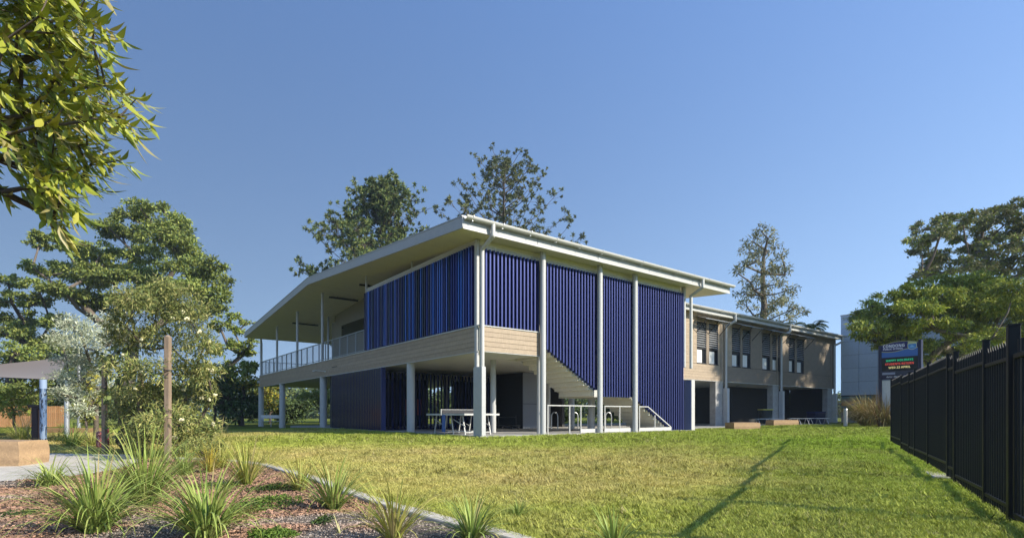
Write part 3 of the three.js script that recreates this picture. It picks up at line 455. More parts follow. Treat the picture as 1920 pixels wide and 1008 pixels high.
  part(sign, 'face', fg, std(LC(1, 1, 1), 0.45, { map, emissive: LC(1, 1, 1), emissiveMap: emap, emissiveIntensity: 0.35 }));
  part(sign, 'value_strip', cbox(0.0, Wd, yb - 0.02, y0 - 0.015, -0.2, -0.03, 0.005), std(LC(0.05, 0.05, 0.12), 0.5));
  const sc = document.createElement('canvas'); sc.width = 512; sc.height = 128; const q = sc.getContext('2d'); q.fillStyle = '#23213f'; q.fillRect(0, 0, 512, 128); q.fillStyle = '#8c90a6'; q.fillRect(6, 8, 190, 40); q.fillStyle = '#34384a'; q.fillRect(200, 8, 300, 40); q.fillStyle = '#dcdde6'; q.font = 'bold 38px sans-serif'; q.fillText('Acts \u2022 Respectful', 70, 100); const st = new THREE.CanvasTexture(sc); st.colorSpace = THREE.SRGBColorSpace;
  const sg = new THREE.PlaneGeometry(Wd - 0.03, y0 - yb - 0.02).translate(Wd / 2, (y0 + yb) / 2 - 0.015, -0.024); part(sign, 'strip_print', sg, std(LC(1, 1, 1), 0.5, { map: st }));
  part(sign, 'post', cbox(-0.13, -0.01, -0.2, y1 - 0.02, -0.26, 0.0, 0.01), std(LC(0.02, 0.02, 0.05), 0.4)); part(sign, 'post', cbox(Wd + 0.01, Wd + 0.13, -0.2, y1 + 0.12, -0.26, 0.0, 0.01), std(LC(0.02, 0.02, 0.05), 0.4));
  part(sign, 'lower_panel', cbox(0.01, Wd - 0.01, 0.5, yb - 0.06, -0.18, -0.08, 0.01), std(LC(0.62, 0.62, 0.64), 0.6, { map: paintWear }));
}
// ---------------------------------------------------------------- small things around the building
function placed(name, label, category, x, d, turn = 0, group, y) { const o = thing(name, label, category, group); o.position.set(x, y ?? hg(x, d), -d); o.rotation.y = turn; return o; }
const AX = Math.PI / 2 - TH;
{ const p = groundPx(1586, 798), b = placed('bollard', 'white round bollard standing on the lawn before the mural', 'bollard', (1586 - CX) / F * 29, 29); part(b, 'shaft', new THREE.CylinderGeometry(0.095, 0.095, 0.98, 16).translate(0, 0.43, 0), M.white); part(b, 'cap', new THREE.CylinderGeometry(0.085, 0.1, 0.04, 16).translate(0, 0.945, 0), M.galv); }
function stoneBlock(name, label, px, d, len, h, dep, turn, seed) {
  const r = rng(seed), g = new THREE.BoxGeometry(len, h, dep, 10, 3, 5), p = g.attributes.position, x = (px - CX) / F * d;
  for (let i = 0; i < p.count; i++) { const a = p.getX(i), b = p.getY(i), c = p.getZ(i), n = vnoise(a * 4 + seed, b * 5 + c * 3); const e = Math.max(0, Math.abs(a) / (len / 2) + Math.abs(c) / (dep / 2) + Math.abs(b) / (h / 2) - 2.3); p.setXYZ(i, a * (1 - 0.035 * e) + 0.03 * (n - 0.5), b * (1 - 0.05 * e) + 0.02 * (vnoise(a * 3, c * 3 + seed) - 0.5), c * (1 - 0.05 * e) + 0.03 * (n - 0.5)); }
  g.translate(0, h / 2 - 0.06, 0); g.computeVertexNormals(); const m = part(scene, numbered('sandstone_block'), muv(g, 1), M.stone); meta(m, label, 'stone block'); m.position.set(x, hg(x, d), -d); m.rotation.y = turn; return m;
}
stoneBlock('a', 'long squared sandstone block on the lawn beside the wing slab', 1393, 28.2, 1.55, 0.42, 0.75, AX * 0.35, 3);
stoneBlock('b', 'low rough sandstone block on the lawn beneath the wing, farther from the slats', 1467, 33.4, 1.75, 0.40, 0.75, AX * 0.35, 9);
{ const p = groundPx(-10, 878); stoneBlock('c', 'large sandstone seating block beside the garden path', -50, p.d + 0.35, 2.15, 0.56, 0.8, 0.12, 21); }
// table tennis table
{
  const t = inFrame(thing('table_tennis_table', 'dark blue table tennis table with net behind the corner pier', 'table')), u0 = -0.1, u1 = 1.42, v0 = 0.8, v1 = 3.52, blue = std(LC(0.02, 0.04, 0.14), 0.5);
  for (const [a, b] of [[v0, 2.15], [2.17, v1]]) { const top = part(t, 'tabletop', bb(u0, u1, 0.735, 0.76, a, b, 0.004), blue); part(top, 'edge_trim', merge([bb(u0 - 0.012, u0 - 0.001, 0.70, 0.765, a, b, 0.002), bb(u1 + 0.001, u1 + 0.012, 0.70, 0.765, a, b, 0.002), bb(u0, u1, 0.70, 0.766, a === v0 ? a - 0.012 : b + 0.001, a === v0 ? a - 0.001 : b + 0.012, 0.002)]), M.white); }
  for (const v of [1.05, 1.85, 2.5, 3.25]) for (const u of [0.1, 1.2]) part(t, 'leg', bar(L(u, 0.735, v + (v < 2.1 ? 0.18 : -0.18)), L(u, 0.0, v), 0.035), M.white);
  for (const u of [0.1, 1.2]) for (const [a, b] of [[1.05, 1.85], [2.5, 3.25]]) part(t, 'brace', bar(L(u, 0.30, a), L(u, 0.55, b), 0.025), M.white);
  part(t, 'floor_rail', bar(L(-0.05, 0.10, 2.0), L(1.35, 0.10, 2.0), 0.03), M.white); part(t, 'floor_rail', bar(L(0.1, 0.09, 1.05), L(1.2, 0.09, 1.05), 0.03), M.white);
  const net = part(t, 'net', bb(u0 - 0.15, u1 + 0.15, 0.775, 0.905, 2.157, 2.163, 0.001), M.dark); part(net, 'net_tape', bb(u0 - 0.15, u1 + 0.15, 0.906, 0.922, 2.155, 2.165, 0.002), M.white); for (const u of [u0 - 0.15, u1 + 0.15]) part(net, 'net_post', bb(u - 0.012, u + 0.012, 0.7, 0.93, 2.14, 2.18, 0.003), M.white);
  part(t, 'end_plate', bb(u0 - 0.05, u0 - 0.03, 0.08, 0.72, 2.05, 2.27, 0.004), std(LC(0.05, 0.13, 0.38), 0.5));
}
// bike hoops
for (const [px, d] of [[1040, 28.0], [1078, 28.6], [1108, 28.0], [1141, 29.0]]) {
  const x = (px - CX) / F * d, o = placed('bike_hoop', 'bent steel bicycle hoop on the slab behind the stair barrier', 'bike rack', x, d, 0.25, 'bicycle hoops under the stair', 0), c = [];
  c.push(new V3(-0.17, 0, 0)); for (let k = 0; k <= 12; k++) c.push(new V3(-0.17 * Math.cos(Math.PI * k / 12), 0.62 + 0.22 * Math.sin(Math.PI * k / 12), 0)); c.push(new V3(0.17, 0, 0));
  part(o, 'hoop', pipe(c, 0.028, 10), M.galv); for (const s of [-0.17, 0.17]) part(o, 'foot_plate', new THREE.CylinderGeometry(0.06, 0.06, 0.012, 12).translate(s, 0.007, 0), M.galv);
}
// trolley
{ const o = placed('equipment_trolley', 'dark low equipment trolley on castors deep under the building', 'trolley', (951 - CX) / F * 27.5, 27.5, AX, null, 0); part(o, 'platform', cbox(-0.6, 0.6, 0.14, 0.19, -0.35, 0.35, 0.01), M.dark); part(o, 'upright', merge([bar(new V3(-0.55, 0.19, 0), new V3(-0.55, 0.95, 0), 0.04), bar(new V3(0.55, 0.19, 0), new V3(0.55, 0.7, 0), 0.04), bar(new V3(-0.57, 0.6, 0), new V3(0.57, 0.6, 0), 0.04)]), M.dark); for (const a of [-0.5, 0.5]) for (const b of [-0.28, 0.28]) part(o, 'castor', new THREE.CylinderGeometry(0.065, 0.065, 0.035, 12).rotateX(Math.PI / 2).translate(a, 0.07, b), M.dark); }
// benches
function bench(label, px, d, len, turn, back, group, y) {
  const o = placed('metal_bench', label, 'bench', (px - CX) / F * d, d, turn, group, y);
  for (let k = 0; k < 3; k++) part(o, 'seat_slat', cbox(-len / 2, len / 2, 0.43, 0.46, -0.16 + k * 0.125, -0.05 + k * 0.125, 0.006), M.galv);
  for (const s of [-0.4, 0, 0.4]) part(o, 'leg', pipe([new V3(s * len - 0.02, 0, 0.3), new V3(s * len, 0.43, 0.02), new V3(s * len, 0.43, -0.1), new V3(s * len, 0, -0.25)], 0.02, 6), M.galv);
  if (back) { for (let k = 0; k < 2; k++) part(o, 'backrest_slat', cbox(-len / 2, len / 2, 0.66 + k * 0.13, 0.77 + k * 0.13, -0.33 - k * 0.03, -0.30 - k * 0.03, 0.006), M.galv); for (const s of [-0.4, 0, 0.4]) part(o, 'back_support', bar(new V3(s * len, 0.43, -0.17), new V3(s * len, 0.9, -0.37), 0.03), M.galv); }
  return o;
}
bench('pale metal bench with a backrest between the far balcony columns', 508, 42.5, 1.5, 0.35, true);
bench('backless metal bench on the slab beside the first wing pier', 1440, 36.5, 1.8, 0.2, false, null, 0);
bench('backless metal bench on the wing slab in front of the black door', 1498, 40, 1.7, 0.2, false, null, 0);
bench('backless metal bench on the wing slab next to the end pier', 1535, 41.5, 1.7, 0.2, false, null, 0);
{ const o = placed('wheelie_bin', 'dark wheeled rubbish bin with a yellow lid under the wing', 'bin', (1436 - CX) / F * 38.5, 38.5, 0.1, null, 0), bm = std(LC(0.03, 0.035, 0.03), 0.6); const s = new THREE.CylinderGeometry(0.46, 0.36, 0.95, 4, 1).rotateY(Math.PI / 4).translate(0, 0.56, 0); part(o, 'tub', s, bm); part(o, 'lid', cbox(-0.38, 0.38, 1.04, 1.11, -0.40, 0.36, 0.02), std(LC(0.55, 0.50, 0.06), 0.5)); for (const x of [-0.26, 0.26]) part(o, 'wheel', new THREE.CylinderGeometry(0.1, 0.1, 0.05, 14).rotateZ(Math.PI / 2).translate(x, 0.10, -0.26), M.dark); }
{ const o = placed('storage_chest', 'dark blue low storage chest against the wall under the wing', 'chest', (1531 - CX) / F * 44.2, 44.2, AX, null, 0); part(o, 'box', cbox(-0.9, 0.9, 0, 0.85, -0.35, 0.35, 0.03), S.deep); part(o, 'lid', cbox(-0.93, 0.93, 0.86, 0.96, -0.38, 0.38, 0.03), std(LC(0.015, 0.02, 0.09), 0.5)); }
// shade sail on steel posts
{
  const o = thing('shade_sail', 'grey brown triangular shade sail stretched above the garden', 'shade sail');
  const A = atPx(-190, 700, 24), B = atPx(141, 668, 25), Cc = atPx(108, 712, 19), n = 16, pos = [], idx = [];
  o.position.set(B.x + 0.15, hg(B.x, 25), -25);
  for (let i = 0; i <= n; i++) for (let j = 0; j <= n - i; j++) { const a = i / n, b = j / n, c = 1 - a - b, p = new V3().addScaledVector(A, a).addScaledVector(B, b).addScaledVector(Cc, c); const e = 27 * a * b * c, ce = new V3().add(A).add(B).add(Cc).divideScalar(3); const edge = Math.min(1, 4 * (a * b + b * c + a * c)) * (e < 0.3 ? 1 : 1); p.lerp(ce, 0.06 * edge * (1 - e)); p.y -= 0.22 * e; pos.push(p.x - o.position.x, p.y - o.position.y, p.z - o.position.z); }
  const id = (i, j) => i * (n + 1) - i * (i - 1) / 2 + j; for (let i = 0; i < n; i++) for (let j = 0; j < n - i; j++) { idx.push(id(i, j), id(i + 1, j), id(i, j + 1)); if (j < n - i - 1) idx.push(id(i + 1, j), id(i + 1, j + 1), id(i, j + 1)); }
  const g = new THREE.BufferGeometry(); g.setAttribute('position', new THREE.Float32BufferAttribute(pos, 3)); g.setIndex(idx); g.computeVertexNormals(); part(o, 'fabric', g, new THREE.MeshPhysicalMaterial({ color: LC(0.17, 0.13, 0.10), roughness: 0.95, transmission: 0.12, thickness: 0, side: THREE.DoubleSide }));
  part(o, 'post', pipe([new V3(0, -0.3, 0), new V3(0, B.y - o.position.y + 0.1, 0)], 0.075, 14), M.galv); part(o, 'turnbuckle', bar(new V3(0, B.y - o.position.y, 0), new V3(-0.17, B.y - o.position.y, 0), 0.03), M.galv);
  const q = new V3(Cc.x - o.position.x + 0.55, 0, Cc.z - o.position.z + 0.3); part(o, 'post', pipe([new V3(q.x, hg(Cc.x, 19) - o.position.y - 0.3, q.z), new V3(q.x, Cc.y - o.position.y + 0.1, q.z)], 0.075, 14), M.galv); part(o, 'turnbuckle', bar(new V3(q.x, Cc.y - o.position.y, q.z), new V3(Cc.x - o.position.x, Cc.y - o.position.y, Cc.z - o.position.z), 0.03), M.galv);
}
// painted posts in the garden
const paintTex = (a, b, c, s) => tex(128, 256, (i, j) => { const n = tn(i, j, 128, 256, 22 + s), m = tn(i, j, 128, 256, 9 + s); return n > 0.56 ? b : m > 0.55 ? c : a; });
{ const d = 15.6, o = placed('painted_post', 'round post painted in blue patterns behind the sandstone seat', 'post', (80 - CX) / F * d, d); part(o, 'shaft', new THREE.CylinderGeometry(0.085, 0.085, 1.95, 18).translate(0, 0.85, 0), std(LC(0.9, 0.9, 0.9), 0.6, { map: paintTex([84, 108, 140], [28, 40, 58], [128, 146, 168], 1) })); part(o, 'collar', new THREE.CylinderGeometry(0.088, 0.088, 0.26, 18).translate(0, 1.72, 0), std(LC(0.26, 0.34, 0.48), 0.6)); }
{ const d = 15.9, o = placed('dark_post', 'dark brown square post next to the blue painted post', 'post', (68 - CX) / F * d, d); part(o, 'shaft', cbox(-0.09, 0.09, -0.1, 1.05, -0.09, 0.09, 0.01), std(LC(0.05, 0.03, 0.03), 0.7)); part(o, 'head_rail', cbox(-0.2, 0.2, 1.051, 1.13, -0.08, 0.08, 0.01), std(LC(0.05, 0.035, 0.03), 0.7)); }
for (const [px, top, bot, d, lab] of [[197, 795, 840, 13.5, 'red mosaic painted timber post with rounded top in the garden'], [186, 800, 832, 14.6, 'shorter pink and red painted post behind its mosaic neighbour']]) { const o = placed('totem_post', lab, 'post', (px - CX) / F * d, d), h = (bot - top) / F * d; part(o, 'shaft', new THREE.CylinderGeometry(0.075, 0.08, h, 16).translate(0, h / 2 - 0.05, 0), std(LC(0.9, 0.9, 0.9), 0.7, { map: paintTex([150, 72, 66], [190, 160, 150], [104, 40, 40], px % 7) })); part(o, 'cap', new THREE.SphereGeometry(0.075, 14, 8, 0, 7, 0, 1.57).scale(1, 0.6, 1).translate(0, h - 0.05, 0), std(LC(0.32, 0.12, 0.10), 0.7)); }
// stakes by the young trees
const stakeMat = std(LC(0.50, 0.43, 0.37), 0.85, { map: grain, bumpMap: grain, bumpScale: 0.002 });
for (const [px, d, h, w, lab] of [[314, 11.2, 2.62, 0.05, 'tall weathered timber stake standing in front of the flowering wattle'], [263, 12.4, 1.9, 0.05, 'pale grey timber stake half hidden by the wattle leaves'], [195, 13.0, 2.15, 0.045, 'thin brown timber stake above the mosaic post']]) { const o = placed('timber_stake', lab, 'stake', (px - CX) / F * d, d), s = part(o, 'shaft', cbox(-w, w, -0.25, h - 0.05, -w, w, 0.006), stakeMat); part(o, 'head', new THREE.CylinderGeometry(w * 0.7, w * 1.38, 0.04, 4).rotateY(Math.PI / 4).translate(0, h - 0.03, 0), stakeMat); part(o, 'tie', new THREE.TorusGeometry(w * 1.6, 0.012, 6, 16).rotateX(Math.PI / 2).translate(0, h * 0.72, 0), M.dark); }
// timber paling fence at the back of the garden
{
  const o = thing('timber_fence', 'orange brown vertical timber paling fence behind the garden', 'fence'), A = { x: -56, d: 35 }, B = { x: (118 - CX) / F * 39.5, d: 39.5 }, n = 190, tm = [0, 1, 2, 3].map(k => std(LC(0.62 + 0.06 * k, 0.36 + 0.04 * k, 0.17 + 0.03 * k), 0.85, { map: grain }));
  o.position.set(B.x, hg(B.x, B.d), -B.d); const ang = Math.atan2(B.d - A.d, B.x - A.x), r = rng(31), pal = cbox(-0.055, 0.055, 0.05, 1.55, -0.012, 0.012, 0.004);
  for (let k = 0; k < n; k++) { const t = k / n, x = lerp(B.x, A.x, t), d = lerp(B.d, A.d, t), m = part(o, 'paling', pal, tm[Math.floor(r() * 4)]); m.position.set(x - o.position.x, hg(x, d) - o.position.y + 0.03 * (r() - 0.5), -d - o.position.z); m.rotation.y = ang; }
  for (const h of [0.4, 1.3]) part(o, 'rail', bar(new V3(0, h, -0.04), new V3(A.x - o.position.x, h + hg(A.x, A.d) - o.position.y, -A.d - o.position.z - 0.04), 0.06), tm[0]);
}
{ const d = 24, o = placed('raised_planter', 'low tan raised garden planter beyond the path', 'planter', (128 - CX) / F * d, d, 0.1), tm = std(LC(0.5, 0.36, 0.22), 0.85, { map: grain }); for (const z of [-0.5, 0.5]) for (let k = 0; k < 2; k++) part(o, 'sleeper', cbox(-1.1, 1.1, -0.15 + k * 0.21, 0.05 + k * 0.21, z - 0.04, z + 0.04, 0.008), tm); for (const x of [-1.1, 1.1]) for (let k = 0; k < 2; k++) part(o, 'sleeper', cbox(x - 0.04, x + 0.04, -0.15 + k * 0.21, 0.05 + k * 0.21, -0.455, 0.455, 0.008), tm); part(o, 'soil', rawBox(-1.05, 1.05, 0.0, 0.2, -0.45, 0.45), std(LC(0.06, 0.04, 0.03), 0.95)); }

// ---------------------------------------------------------------- vegetation
const leafMat = (ro = 0.6, tr = 0.25) => new THREE.MeshPhysicalMaterial({ color: LC(1, 1, 1), roughness: ro, vertexColors: true, transmission: tr, thickness: 0, specularIntensity: 0.35, side: THREE.DoubleSide });
const foliage = leafMat(0.65, 0.25), needles = leafMat(0.7, 0.08), blades = leafMat(0.45, 0.22);
const barkTex = tex(128, 256, (i, j) => { const k = 0.6 + 0.5 * tn(i * 3, j * 0.5, 128, 256, 30) + 0.2 * (tn(i, j, 128, 256, 8) - 0.5); return [200 * k, 190 * k, 178 * k]; });
const bark = std(LC(0.26, 0.22, 0.19), 0.9, { map: barkTex }), barkPale = std(LC(0.36, 0.32, 0.28), 0.9, { map: barkTex }), barkDark = std(LC(0.16, 0.13, 0.11), 0.9, { map: barkTex });
class Leaves {                                             // many small folded leaves gathered in one geometry
  constructor() { this.p = []; this.c = []; this.n = []; }
  tri(a, b, c, col) { const n = b.clone().sub(a).cross(c.clone().sub(a)).normalize(); for (const v of [a, b, c]) { this.p.push(v.x, v.y, v.z); this.n.push(n.x, n.y, n.z); this.c.push(col[0], col[1], col[2]); } }
  leaf(b, dir, up, len, w, col, fold = 0.15) { const s = dir.clone().cross(up).normalize(), n = s.clone().cross(dir).normalize(), t = b.clone().addScaledVector(dir, len).addScaledVector(n, -0.12 * len), m = b.clone().addScaledVector(dir, len * 0.42); const l = m.clone().addScaledVector(s, w / 2).addScaledVector(n, w * fold), r = m.addScaledVector(s, -w / 2).addScaledVector(n, w * fold); this.tri(b, l, t, col); this.tri(b, t, r, col); }
  blade(b, dir, len, w, bend, col, seg = 5, tipCol) { // strap leaf that arches over
    const side = new V3(-dir.z, 0, dir.x).normalize(), out = new V3(dir.x, 0, dir.z).normalize(); let p = b.clone(), el = Math.atan2(dir.y, Math.hypot(dir.x, dir.z)), pl = null, pr = null, prev = null;
    for (let k = 0; k <= seg; k++) { const t = k / seg, ww = w * (t < 0.15 ? 0.8 : 1 - Math.pow(t, 2.2)) / 2, l = p.clone().addScaledVector(side, ww), r = p.clone().addScaledVector(side, -ww), m = p.clone().addScaledVector(new V3(0, -1, 0), ww * 0.35); const col2 = tipCol ? [0, 1, 2].map(q => lerp(col[q], tipCol[q], t * t)) : col; if (pl) { this.tri(pl, prev, m, col2); this.tri(pl, m, l, col2); this.tri(prev, pr, r, col2); this.tri(prev, r, m, col2); } pl = l; pr = r; prev = m; p = p.clone().addScaledVector(out, Math.cos(el) * len / seg).addScaledVector(new V3(0, 1, 0), Math.sin(el) * len / seg); el -= bend / seg * (0.4 + 1.2 * t); } }
  geo(o) { const q = this.p; if (o) for (let i = 0; i < q.length; i += 3) { q[i] -= o.x; q[i + 1] -= o.y; q[i + 2] -= o.z; } const g = new THREE.BufferGeometry(); g.setAttribute('position', new THREE.Float32BufferAttribute(q, 3)); g.setAttribute('normal', new THREE.Float32BufferAttribute(this.n, 3)); g.setAttribute('color', new THREE.Float32BufferAttribute(this.c, 3)); return g; }
}
const sph = r => { const z = r() * 2 - 1, a = r() * 6.2832, s = Math.sqrt(1 - z * z); return new V3(s * Math.cos(a), z, s * Math.sin(a)); };
const gauss = r => (r() + r() + r() + r() - 2) * 0.85;
function taper(a, b, ra, rb, seg = 6) { const l = a.distanceTo(b), g = new THREE.CylinderGeometry(rb, ra, l, seg, 1, true); g.applyQuaternion(new THREE.Quaternion().setFromUnitVectors(new V3(0, 1, 0), b.clone().sub(a).normalize())); return g.translate((a.x + b.x) / 2, (a.y + b.y) / 2, (a.z + b.z) / 2); }
// limbs that reach every clump, joined to the nearest wood
function skeleton(base, fork, targets, r, o = {}) {
  const nodes = [{ p: base.clone(), par: -1, n: 0, len: 0 }]; const tl = o.trunkSteps ?? 4;
  for (let k = 1; k <= tl; k++) { const p = base.clone().lerp(fork, k / tl); p.x += (r() - 0.5) * (o.wobble ?? 0.2); p.z += (r() - 0.5) * (o.wobble ?? 0.2); nodes.push({ p, par: nodes.length - 1, n: 0, len: nodes[nodes.length - 1].len + 1 }); }
  const trunkN = nodes.length; targets = targets.slice().sort((a, b) => a.distanceTo(fork) - b.distanceTo(fork));
  for (const t of targets) {
    let best = 1, bd = 1e9; nodes.forEach((q, i) => { if (i < Math.max(1, trunkN - (o.reach ?? 2))) return; const dy = t.y - q.p.y; const e = q.p.distanceTo(t) + (dy < 0 ? -dy * 1.5 : 0) + q.len * (o.lenCost ?? 0.05); if (e < bd) { bd = e; best = i; } });
    const a = nodes[best].p, steps = Math.max(1, Math.min(4, Math.round(a.distanceTo(t) / (o.step ?? 1.5)))); let par = best;
    for (let k = 1; k <= steps; k++) { const f = k / steps, p = a.clone().lerp(t, f); p.y += Math.sin(f * Math.PI) * (o.bow ?? -0.1) * a.distanceTo(t) + (f < 1 ? (r() - 0.5) * 0.3 * (o.step ?? 1.5) : 0); if (f < 1) { p.x += (r() - 0.5) * 0.35 * (o.step ?? 1.5); p.z += (r() - 0.5) * 0.35 * (o.step ?? 1.5); } nodes.push({ p, par, n: 0, len: nodes[par].len + a.distanceTo(t) / steps }); par = nodes.length - 1; }
    for (let q = par; q >= 0; q = nodes[q].par) nodes[q].n++;
  }
  const tot = Math.max(1, nodes[0].n), rad = q => Math.max(o.minR ?? 0.02, (o.r0 ?? 0.4) * Math.pow(q.n / tot, 0.6)), trunk = [], limbs = [];
  nodes.forEach((q, i) => { if (q.par < 0) return; const P = nodes[q.par]; const flare = q.par === 0 ? 1.25 : 1; (i < trunkN ? trunk : limbs).push(taper(P.p, q.p, Math.min(rad(P), rad(q) * 1.6) * flare, rad(q), i < trunkN ? 10 : 6)); });
  return { trunk, limbs, nodes };
}
const DENS = 6;
function clumpTree(o) {
  const r = rng(o.seed), T = thing(o.name, o.label, o.category ?? 'tree', o.group), bd = o.d, bx = (o.px - CX) / F * bd, base = new V3(bx, (o.baseY ?? hg(bx, bd)) - 0.15, -bd);
  T.position.copy(base);
  const clumps = o.clumps.map(([px, py, rx, ry, dd]) => { const d = bd + (dd ?? (r() - 0.5) * 2 * (o.deep ?? 4)), s = d / F; return { p: atPx(px, py, d), r: [rx * s * (o.grow ?? 1), ry * s * (o.grow ?? 1), (o.round ?? 1) * rx * s] }; });
  const fork = atPx(o.fork[0], o.fork[1], bd);
  const sk = skeleton(base, fork, clumps.map(c => c.p.clone().add(new V3(0, -0.4 * c.r[1], 0))), r, o);
  const lv = new Leaves(), twigs = [];
  for (const c of clumps) {
    const tint = 0.82 + 0.36 * r(), sub = Math.max(3, Math.round((o.sub ?? 9) * (0.7 + 0.6 * r()))), vol = c.r[0] * Math.max(c.r[1], 0.3 * c.r[0]) / (o.leaf[0] * o.leaf[0]), n = Math.round(vol * (o.dens ?? 16) * DENS / sub);
    for (let k = 0; k < sub; k++) {
      const q = sph(r).multiplyScalar(Math.pow(r(), 0.4)), sc = new V3(c.p.x + q.x * c.r[0], c.p.y + q.y * c.r[1], c.p.z + q.z * c.r[2]); if (r() < 0.5) twigs.push(taper(c.p.clone().add(new V3(0, -0.4 * c.r[1], 0)), sc, o.twig ?? 0.03, (o.twig ?? 0.03) * 0.4, 4));
      const st = tint * (0.85 + 0.3 * r()), sr = (o.subR ?? 0.42) * Math.min(c.r[0], c.r[1] * 1.6);
      for (let m = 0; m < n; m++) {
        const p = sc.clone().add(new V3(gauss(r) * sr, gauss(r) * sr * (o.flat ?? 0.6), gauss(r) * sr)), out = p.clone().sub(c.p).normalize(); const dir = sph(r).addScaledVector(out, 0.7).add(new V3(0, o.droop ?? -0.1, 0)).normalize(), up = sph(r).multiplyScalar(0.7).add(new V3(0.15, 0.9, 0.1)).normalize();
        const col = o.cols[Math.floor(r() * o.cols.length)], k2 = 1.45 * st * (0.75 + 0.5 * r()); lv.leaf(p, dir, up, o.leaf[0] * (0.7 + 0.6 * r()), o.leaf[1] * (0.7 + 0.6 * r()), [col[0] * k2, col[1] * k2, col[2] * k2]);
      }
    }
  }
  const off = g => g.translate(-base.x, -base.y, -base.z), bm = o.bark ?? bark;
  part(T, 'trunk', off(merge(sk.trunk)), bm); if (sk.limbs.length) part(T, 'branches', off(merge([...sk.limbs, ...twigs])), bm);
  part(T, 'crown', lv.geo(base), o.mat ?? foliage, 'stuff');
  return { T, clumps, base, r };
}
const G = { mid: [[0.165, 0.195, 0.045], [0.125, 0.165, 0.042], [0.20, 0.22, 0.05]], dark: [[0.07, 0.10, 0.035], [0.085, 0.12, 0.04], [0.055, 0.085, 0.03]], bright: [[0.19, 0.225, 0.04], [0.15, 0.20, 0.04], [0.23, 0.24, 0.05]], olive: [[0.19, 0.21, 0.06], [0.14, 0.165, 0.05], [0.26, 0.255, 0.085]], grey: [[0.20, 0.20, 0.10], [0.16, 0.17, 0.085], [0.24, 0.22, 0.11]], silver: [[0.42, 0.43, 0.31], [0.33, 0.35, 0.25], [0.25, 0.28, 0.18]], gold: [[0.20, 0.20, 0.03], [0.30, 0.24, 0.03], [0.12, 0.15, 0.03]] };

// spreading tree behind the garden
clumpTree({ name: 'spreading_tree', label: 'large layered spreading tree towering over the garden shrubs', seed: 101, px: 235, d: 50, fork: [250, 640], r0: 0.55, trunkSteps: 4, reach: 3, step: 2.2, bow: -0.06, deep: 4.5, leaf: [0.30, 0.17], dens: 17, sub: 13, flat: 0.5, subR: 0.55, cols: G.mid, bark: barkPale, twig: 0.035, minR: 0.035,
  clumps: [[258, 382, 26, 10], [302, 388, 12, 8], [248, 405, 32, 13], [330, 418, 28, 14], [295, 425, 30, 14], [205, 425, 26, 10], [352, 440, 17, 10], [230, 440, 44, 15], [300, 448, 44, 16], [112, 452, 46, 9], [72, 458, 24, 7], [148, 466, 34, 11], [190, 470, 36, 13], [262, 478, 42, 17], [345, 470, 28, 18], [345, 500, 36, 17], [395, 498, 22, 12], [410, 528, 20, 14], [418, 556, 13, 13], [60, 498, 22, 7], [92, 512, 30, 9], [160, 515, 42, 17], [212, 525, 45, 17], [272, 520, 40, 17], [120, 540, 35, 12], [300, 545, 42, 19], [370, 540, 34, 18], [395, 572, 24, 16], [200, 570, 44, 16], [150, 560, 38, 16], [330, 580, 40, 16], [130, 500, 26, 12], [180, 495, 34, 12], [240, 560, 36, 14], [380, 515, 22, 12]] });
clumpTree({ name: 'garden_boundary_tree', label: 'dark broad tree behind the shade sail', seed: 102, px: 20, d: 46, fork: [20, 690], r0: 0.4, deep: 3.5, leaf: [0.27, 0.16], dens: 15, sub: 10, cols: G.mid, reach: 3, bark: barkDark,
  clumps: [[15, 528, 34, 12], [70, 535, 30, 11], [20, 560, 36, 13], [85, 562, 30, 12], [45, 600, 40, 16], [95, 600, 26, 14], [10, 620, 36, 18], [70, 635, 40, 16], [25, 660, 44, 18], [100, 650, 30, 14], [75, 690, 44, 20], [10, 700, 44, 20], [-40, 560, 40, 20], [-45, 620, 44, 24], [-40, 680, 44, 24], [120, 690, 30, 20], [50, 740, 50, 22], [110, 740, 40, 20], [-20, 740, 50, 22]] });
clumpTree({ name: 'thin_tree', label: 'thin open tree standing beside the far balcony end', seed: 103, px: 415, d: 46, fork: [425, 690], r0: 0.22, deep: 2.5, leaf: [0.26, 0.15], dens: 13, sub: 9, cols: [...G.mid, ...G.bright], reach: 3, bark: barkPale,
  clumps: [[432, 592, 16, 7], [462, 603, 13, 6], [412, 610, 20, 9], [440, 622, 18, 8], [470, 640, 12, 8], [428, 648, 22, 10], [455, 660, 18, 10], [400, 650, 20, 12], [412, 690, 24, 13], [445, 690, 22, 13], [470, 690, 16, 12], [385, 690, 22, 14]] });
